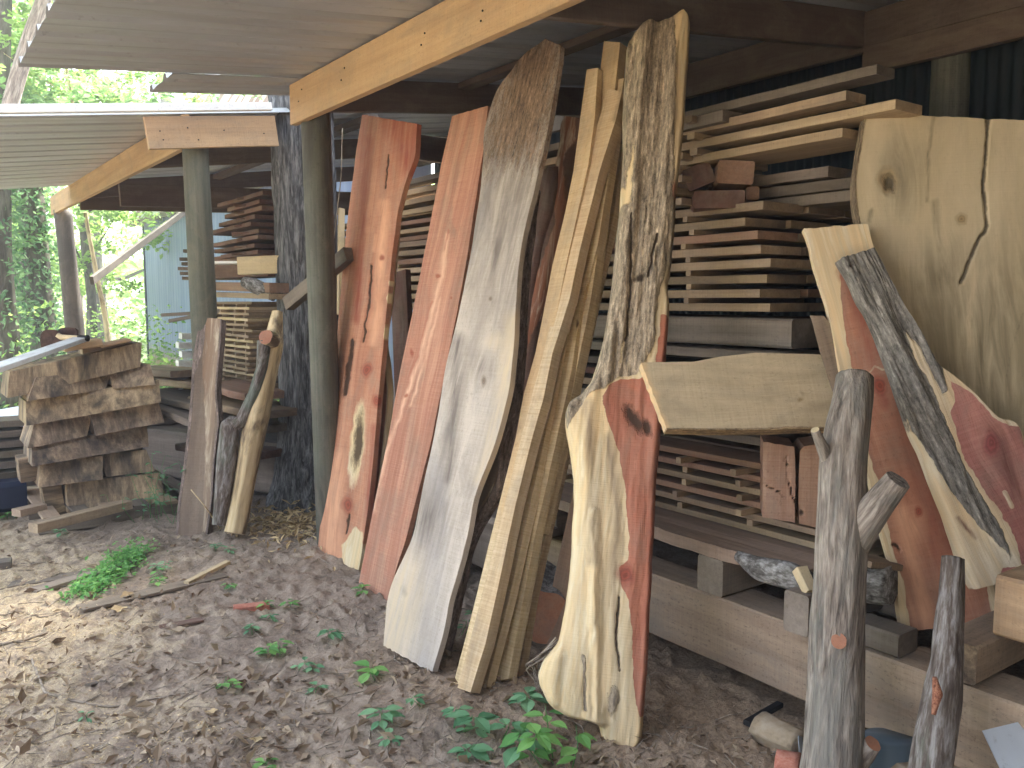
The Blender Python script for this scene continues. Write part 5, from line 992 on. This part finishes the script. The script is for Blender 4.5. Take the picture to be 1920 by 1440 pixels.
def disc(px, py, rx, ry, t, name):
    P = dp(px, py, t); k = np.linspace(0, 2*np.pi, 20, endpoint=False); poly = [(np.sign(math.cos(a))*abs(math.cos(a))**.7*rx/F_PX*t, np.sign(math.sin(a))*abs(math.sin(a))**.7*ry/F_PX*t) for a in k]
    prism(name, poly, -.012, .012, M['rust'], frame(P, RGT, UPV, -FWD), tool)
disc(96, 638, 19, 20, 5.95, 'blade'); disc(128, 624, 18, 10, 6.0, 'blade')
tube('handle', [dp(108, 628, 5.9), dp(114, 632, 5.9), dp(150, 634, 5.85)], [.018, .02, .018], M['pale_end'], 12, .01, .02, tool); tube('end_cap', [dp(148, 634, 5.85), dp(165, 634, 5.83)], [.022, .022], M['black'], 14, .01, .02, tool)
o = beam('long_board', dp(-40, 702, 4.6), dp(150, 636, 5.85), .10, .03, M['paint'], up=(0, 0, 1)); tag(o, 'long whitish board running in from the left edge to the top of the block stack', 'board')
# ================================================================== plants and litter
def gz(x, y): return float(ground_h(np.array([x]), np.array([y]))[0])
def seedling(px, py, h, nl, size, label, mat='seed', seed=1, spread=.5, low=False):
    G = gp(px, py); G[2] = gz(G[0], G[1]); e = empty('seedling', tuple(G), label, 'plant', 'small green seedlings on the bare earth')
    rg = np.random.default_rng(seed); pv, lv = [], []
    ns = max(1, nl//6); base = np.array(G)
    for s_ in range(ns):
        d = np.array([rg.normal()*spread, rg.normal()*spread, 1.0]); d = nrm(d); off = np.array([rg.normal(), rg.normal(), 0])*.02*ns
        tip = base+off+d*h*rg.uniform(.7, 1.05); tube('stem', [base+off*.6, base+off+d*h*.5, tip], [.002, .0017, .001], M['seed'], 5, .02, .05, e)
        for k in range(max(3, nl//ns)):
            q = rg.uniform(.35, 1.0); p = base+off+(tip-base-off)*q; a_ = k*2.4+rg.uniform(-.4, .4); S = size*rg.uniform(.6, 1.15)
            dr = np.array([math.cos(a_), math.sin(a_), rg.uniform(-.25, .35)]); dr = nrm(dr); sd_ = nrm(np.cross(dr, [0, 0, 1])); up_ = np.cross(sd_, dr)
            p = p+dr*.012
            # a leaf blade: 5 rows, folded at the midrib, drooping at the tip
            ws = (.0, .26, .34, .22, .0); b0 = len(pv)
            for j, w_ in enumerate(ws):
                f = j/4; c = p+dr*S*f-np.array([0, 0, 1])*S*.28*f*f
                pv += [c+sd_*S*w_+up_*S*.07, c, c-sd_*S*w_+up_*S*.07]
            lv += [(b0+j*3+i, b0+j*3+i+1, b0+j*3+i+4, b0+j*3+i+3) for j in range(4) for i in range(2)]
    V = np.array(pv); n_l = len(V)//15; r = np.repeat(rg.random(n_l), 15)
    mk('foliage', V, lv, M[mat], None, e, attrs={'lv': r}); return e
SD = [(1042, 1425, .20, 24, .075, 'tallest leafy seedling in front of the trunk slab', 'seed'), (930, 1385, .09, 20, .085, 'wide seedling with lance leaves below the yellow bundle', 'seed_blue'), (855, 1365, .08, 14, .055, 'small seedling left of the wide lance-leaved one', 'seed_blue'), (985, 1330, .07, 10, .075, 'seedling at the foot of the rightmost yellow board', 'seed_blue'), (880, 1400, .06, 9, .08, 'low narrow-leaved seedling near the bottom, below the yellow bundle', 'seed_blue'),
      (715, 1258, .07, 8, .08, 'bright two-leaved sprout below the grey slab foot', 'seed'), (715, 1345, .08, 11, .07, 'sprout straight below the bright two-leaved sprout', 'seed_blue'), (745, 1375, .05, 8, .05, 'bluish sprout at the bottom, below the grey slab', 'seed_blue'), (800, 1320, .05, 9, .04, 'star shaped bluish sprout right of the grey slab foot', 'seed_blue'), (640, 1195, .06, 12, .05, 'seedling below the red plank feet', 'seed_blue'), (672, 1120, .06, 5, .06, 'upright grass-like blade at the foot of the pinkish plank', 'seed'),
      (520, 1225, .07, 14, .05, 'glossy seedling left of centre on the bare slope', 'seed'), (560, 1250, .06, 12, .045, 'bluish seedling touching the glossy one', 'seed_blue'), (505, 1155, .05, 10, .04, 'seedling beside the broken brick', 'seed_blue'), (540, 1140, .06, 12, .04, 'seedling right of the broken brick', 'seed'), (470, 1190, .05, 9, .04, 'seedling below the broken brick', 'seed_blue'), (590, 1290, .05, 7, .045, 'lone seedling in the bare middle', 'seed_blue'), (415, 1290, .05, 12, .04, 'pale seedling at the edge of the sawdust', 'seed'),
      (430, 1110, .05, 9, .04, 'seedling left of the pale offcut stick', 'seed'), (400, 1048, .06, 10, .04, 'bluish sprout below the dark board foot', 'seed_blue'), (445, 1050, .05, 9, .035, 'sprout below the forked log foot', 'seed_blue'), (325, 1095, .07, 18, .04, 'seedling right of the bright weed patch', 'seed'), (300, 1075, .07, 14, .04, 'seedling leaning on the old rotten board', 'seed_blue'), (170, 1345, .03, 5, .03, 'tiny seedling in the sawdust', 'seed_blue'), (15, 960, .10, 14, .05, 'weed at the left edge beside the pallet', 'seed'),
      (45, 940, .1, 10, .05, 'weed under the tarp left of the pallet', 'seed'), (855, 1190, .12, 12, .05, 'dark leafed vine between the grey slab and yellow bundle', 'seed_blue'), (130, 985, .06, 14, .04, 'yellow-green weed growing through the pallet front', 'seed'), (115, 1005, .05, 10, .04, 'weed at the near edge of the pallet', 'seed_blue'), (500, 1435, .05, 8, .04, 'seedling cut off by the bottom edge', 'seed')]
for k, (x, y, h, nl, S, lb, mt) in enumerate(SD): seedling(x, y, h, nl, S, lb, mt, seed=k+1)
# vine weeds at the pallet's right end
for k, (x, y, h, nl, S, lb) in enumerate(((318, 975, .45, 60, .05, 'tall creeping weed between the block stack and the dark board'), (285, 980, .25, 40, .045, 'weed clump at the right end of the pallet'), (205, 965, .22, 22, .04, 'thin weed climbing the front of the block stack'), (330, 990, .6, 34, .05, 'highest weed stem touching the left edge of the dark board'))):
    seedling(x, y, h, nl, S, lb, 'seed_blue' if k != 2 else 'seed', seed=70+k, spread=.35)
# bright weed patch: dense mat of small leaves
rg = np.random.default_rng(9); n = 1500; a, b = gp(148, 1130), gp(262, 1045); u = rg.random(n); v = rg.normal(size=n)*.055
dv = nrm((b-a)*np.array([1, 1, 0])); pr = np.array([-dv[1], dv[0], 0]); P = a+(b-a)*u[:, None]+pr*v[:, None]+dv*rg.normal(size=n)[:, None]*.03
P[:, 2] = ground_h(P[:, 0], P[:, 1])+.005+np.abs(rg.normal(size=n))*.03
w_ = leaves_mesh('weed_patch', P, rg.uniform(.02, .04, n), M['seed'], up=.6, seed=3); tag(w_, 'dense bright green weed patch on the earth at left', 'plant')
# litter
def scatter(n, mask, seed):
    rg = np.random.default_rng(seed); px = rg.uniform(-60, 1960, n); py = 860+rg.random(n)**.8*680; out = []
    for a, b in zip(px, py): out.append(gp(a, b))
    P = np.array(out); P = P[(P[:, 1] > .6)]; P = P[mask(P)]; P[:, 2] = ground_h(P[:, 0], P[:, 1])+.004; return P
rg = np.random.default_rng(2)
P = scatter(7500, lambda P: (P[:, 0]+.2*P[:, 1] < 2.75) & (fbm(np.stack([P[:, 0]*1.6, P[:, 1]*1.6, P[:, 0]*0], 1), 3, 51) > .40+.10*ss(2.4, 1.3, P[:, 1]+P[:, 0])), 4)
o = leaves_mesh('leaf_litter', P, rg.uniform(.012, .045, len(P)), M['dry'], up=.6, seed=8, aspect=.6); tag(o, 'dry brown leaves and bark flakes scattered on the earth', kind='stuff')
P = scatter(16000, lambda P: (P[:, 0] < .9+.3*np.sin(P[:, 1]*3)) & (P[:, 1] < 6.2) & (vn(P*2.2, 8) > .35), 6)
o = leaves_mesh('wood_chips', P, rg.uniform(.006, .018, len(P)), M['chip'], up=.8, seed=9, aspect=.5); tag(o, 'pale sawdust chips strewn over the left of the yard', kind='stuff')
P = scatter(5000, lambda P: (P[:, 0] > .2) & (P[:, 0] < 3.2) & (P[:, 1] < 5.5), 16)
o = leaves_mesh('grit', P, rg.uniform(.005, .014, len(P)), M['dry'], up=.7, seed=19, aspect=.7); tag(o, 'fine bark grit lying on the bare dark earth', kind='stuff')
P = scatter(2600, lambda P: (P[:, 0]+.2*P[:, 1] < 2.75) & (fbm(np.stack([P[:, 0]*1.3, P[:, 1]*1.3, P[:, 0]*0], 1), 3, 71) > .49), 24)
o = leaves_mesh('pale_shavings', P, rg.uniform(.03, .085, len(P)), M['dry'], up=.5, seed=28, aspect=.22, lv=.6+.4*rg.random(len(P))); tag(o, 'pale bark strips and shavings strewn over the earth', kind='stuff')
P = scatter(1500, lambda P: (P[:, 0]+.25*P[:, 1] < 2.5), 34)
o = leaves_mesh('leaf_litter', P, rg.uniform(.04, .075, len(P)), M['dry'], up=.35, seed=38, aspect=.5); tag(o, 'larger curled dry leaves on the earth', kind='stuff')
# twigs: one heap of uncountable bits
V, Q = [], []
P = scatter(900, lambda P: (P[:, 0] < 2.5) & (P[:, 1] > 1.6), 12)
for k, p in enumerate(P):
    L = rg.uniform(.04, .22); a_ = rg.uniform(-.5, 1.1) if k % 3 else rg.uniform(0, 3.1); d = np.array([math.cos(a_), math.sin(a_), 0]); s_ = np.array([-d[1], d[0], 0]); r = rg.uniform(.0015, .004); bend_ = rg.normal()*.15
    b0 = len(V); m = 4
    for j in range(m):
        f = j/(m-1); c = p+d*L*f+s_*bend_*L*math.sin(f*3.1); c = np.array([c[0], c[1], gz(c[0], c[1])+r+.003])
        rr = r*(1-.6*f); V += [c+s_*rr, c+np.array([0, 0, rr]), c-s_*rr, c-np.array([0, 0, rr])]
    Q += [(b0+j*4+i, b0+j*4+(i+1) % 4, b0+j*4+4+(i+1) % 4, b0+j*4+4+i) for j in range(m-1) for i in range(4)]
o = mk('twigs', np.array(V), np.array(Q), M['twig']); tag(o, 'thin broken twigs littering the earth', kind='stuff')
def gtube(P, r, name, label, cat, mat='twig', lift=.004, seed=1, **k):
    pts = []
    for a, b in P: g_ = gp(a, b); g_[2] = gz(g_[0], g_[1])+lift; pts.append(g_)
    o = tube(name, pts, np.linspace(r, r*.5, len(pts)), M[mat], 8, .03, .1, seed=seed, smo=3, **k); tag(o, label, cat); return o
gtube([(60, 1240), (85, 1300), (130, 1317), (175, 1326), (215, 1325), (260, 1312), (310, 1304), (365, 1298)], .006, 'long_twig', 'long curved twig lying in the sawdust', 'twig')
gtube([(45, 1255), (47, 1300), (35, 1360), (15, 1410), (-10, 1440)], .003, 'vine_stem', 'thin pale vine stem curving to the bottom left corner', 'twig', 'pale_end')
gtube([(-10, 1190), (50, 1165), (90, 1145), (120, 1120)], .008, 'long_twig', 'dark forked twig at the left, below the rotten board', 'twig')
gtube([(-10, 1225), (40, 1215), (90, 1195)], .010, 'long_twig', 'thick dark twig at the left edge', 'twig')
gtube([(470, 1130), (440, 1080), (360, 930)], .004, 'long_twig', 'pale thin twig leaning on the dark board', 'twig', 'pale_end') if False else None
o = tube('long_twig', [gp(418, 1000), dp(385, 950, 5.2), dp(358, 918, 5.2)], [.004, .004, .003], M['pale_end'], 6, .03, .05); tag(o, 'pale thin twig leaning on the dark board', 'twig')
def flat(P0, P1, w, h, name, label, cat, mat, lift=0, **k):
    a, b = gp(*P0), gp(*P1); a[2] = gz(a[0], a[1])+h/2+lift; b[2] = gz(b[0], b[1])+h/2+lift; o = beam(name, a, b, w, h, M[mat], cham=.002, **k); tag(o, label, cat); return o
flat((350, 1105), (428, 1072), .035, .02, 'offcut', 'pale yellow offcut stick on the earth below the dark board', 'offcut', 'pale_end', lift=.01)
flat((150, 1150), (420, 1085), .10, .015, 'old_board', 'long rotten brown board half buried in the dirt', 'board', 'stack_gray', live=.012)
flat((60, 1118), (280, 1055), .09, .02, 'old_board', 'grey rotten board running under the bright weed patch', 'board', 'stack_gray', live=.012)
flat((20, 1095), (150, 1085), .12, .012, 'old_board', 'flat grey board sunk in the sawdust at left', 'board', 'stack_gray', live=.01)
flat((438, 1150), (505, 1142), .06, .03, 'brick_piece', 'broken red brick on the bare earth left of centre', 'brick', 'brick', live=.004)
flat((300, 1180), (380, 1165), .05, .012, 'old_board', 'dark bark strip below the long rotten board', 'bark strip', 'stack_dark', live=.008)
flat((-20, 1070), (22, 1065), .10, .05, 'block_piece', 'brown block piece at the left edge in the sawdust', 'offcut', 'stack_gray')
flat((165, 1295), (195, 1275), .03, .008, 'bark_flake', 'brown bark flake stick in the sawdust', 'bark flake', 'stack_gray')
for k, (a, b, lb) in enumerate((((60, 1395), (60, 1400), 'curled brown leaf'), )): pass
def bigleaf(px, py, S, lb, mat, seed):
    g_ = gp(px, py); g_[2] = gz(g_[0], g_[1])+.012; rg = np.random.default_rng(seed); m = 14; th = np.linspace(0, 2*np.pi, m, endpoint=False); r = S*(.35+.3*np.abs(np.cos(th*2.5))**1.5+.06*rg.random(m))
    V = np.stack([np.cos(th)*r*1.3, np.sin(th)*r, S*.28*np.abs(np.sin(th+1))], 1); V = np.r_[V, [[0, 0, 0]]]; a_ = rg.uniform(0, 6)
    R_ = np.array([[math.cos(a_), -math.sin(a_), 0], [math.sin(a_), math.cos(a_), 0], [0, 0, 1]]); F_ = [(i, (i+1) % m, m) for i in range(m)]
    o = mk('dry_leaf', V@R_.T, F_, M[mat], frame(g_, (1, 0, 0), (0, 1, 0), (0, 0, 1)), attrs={'lv': np.full(m+1, rg.random())}); tag(o, lb, 'leaf', 'large dry oak leaves')
for k, (x, y, S, c, lb) in enumerate(((240, 1128, .06, 'chip', 'pale yellow oak leaf'), (225, 1150, .06, 'chip', 'curled pale oak leaf'), (375, 1155, .05, 'dry', 'grey brown leaf'), (245, 1380, .05, 'dry', 'rust brown leaf'), (395, 1340, .03, 'chip', 'small orange leaf'), (480, 1385, .03, 'chip', 'small white leaf'), (265, 1215, .04, 'dry', 'star shaped dull leaf'), (630, 1225, .04, 'dry', 'folded brown leaf'), (565, 1410, .04, 'dry', 'tan leaf near the bottom'), (330, 1190, .05, 'dry', 'pale crumpled leaf'), (240, 1280, .04, 'dry', 'reddish leaf'), (100, 1215, .04, 'dry', 'light round leaf'))):
    bigleaf(x, y, S, lb+' '+['left of the rotten board', 'below the rotten board', 'beside the bark strip', 'in the lower sawdust', 'at the sawdust edge', 'on the dark bottom earth', 'above the long curved twig', 'under the grey slab foot', 'in the middle of the picture', 'below the offcut stick', 'on the bright sawdust', 'near the thick dark twig'][k], c, k)
# shavings heap at the root of the post
rg = np.random.default_rng(15); n = 700; c = gp(545, 1000); P = c+np.stack([rg.normal(size=n)*.17, rg.normal(size=n)*.28, np.abs(rg.normal(size=n))*.022], 1); P[:, 2] += ground_h(P[:, 0], P[:, 1])
o = leaves_mesh('shavings_heap', P, rg.uniform(.03, .09, n), M['chip'], up=.5, seed=31, aspect=.28); tag(o, 'small heap of pale bark shavings between the tree and the post', kind='stuff')
# ================================================================== haze added to lift the shade and pale the woods
def hazebox(z0, z1, R, dens_):
    m = bpy.data.materials.new('haze'); m.use_nodes = True; t = m.node_tree; t.nodes.clear()
    o_ = t.nodes.new('ShaderNodeOutputMaterial'); v = t.nodes.new('ShaderNodeVolumePrincipled'); v.inputs['Density'].default_value = dens_; v.inputs['Color'].default_value = (.93, .96, 1, 1)
    t.links.new(v.outputs[0], o_.inputs['Volume'])
    V = [(x, y, z) for z in (z0, z1) for x, y in ((-R, -R), (R, -R), (R, R), (-R, R))]
    o = mk('haze', np.array(V, float), [(3, 2, 1, 0), (4, 5, 6, 7), (0, 1, 5, 4), (1, 2, 6, 5), (2, 3, 7, 6), (3, 0, 4, 7)], m)
    tag(o, 'thin added haze that lifts the shade and pales the woods', kind='stuff')
hazebox(-1.3, 19.0, 520, .006)
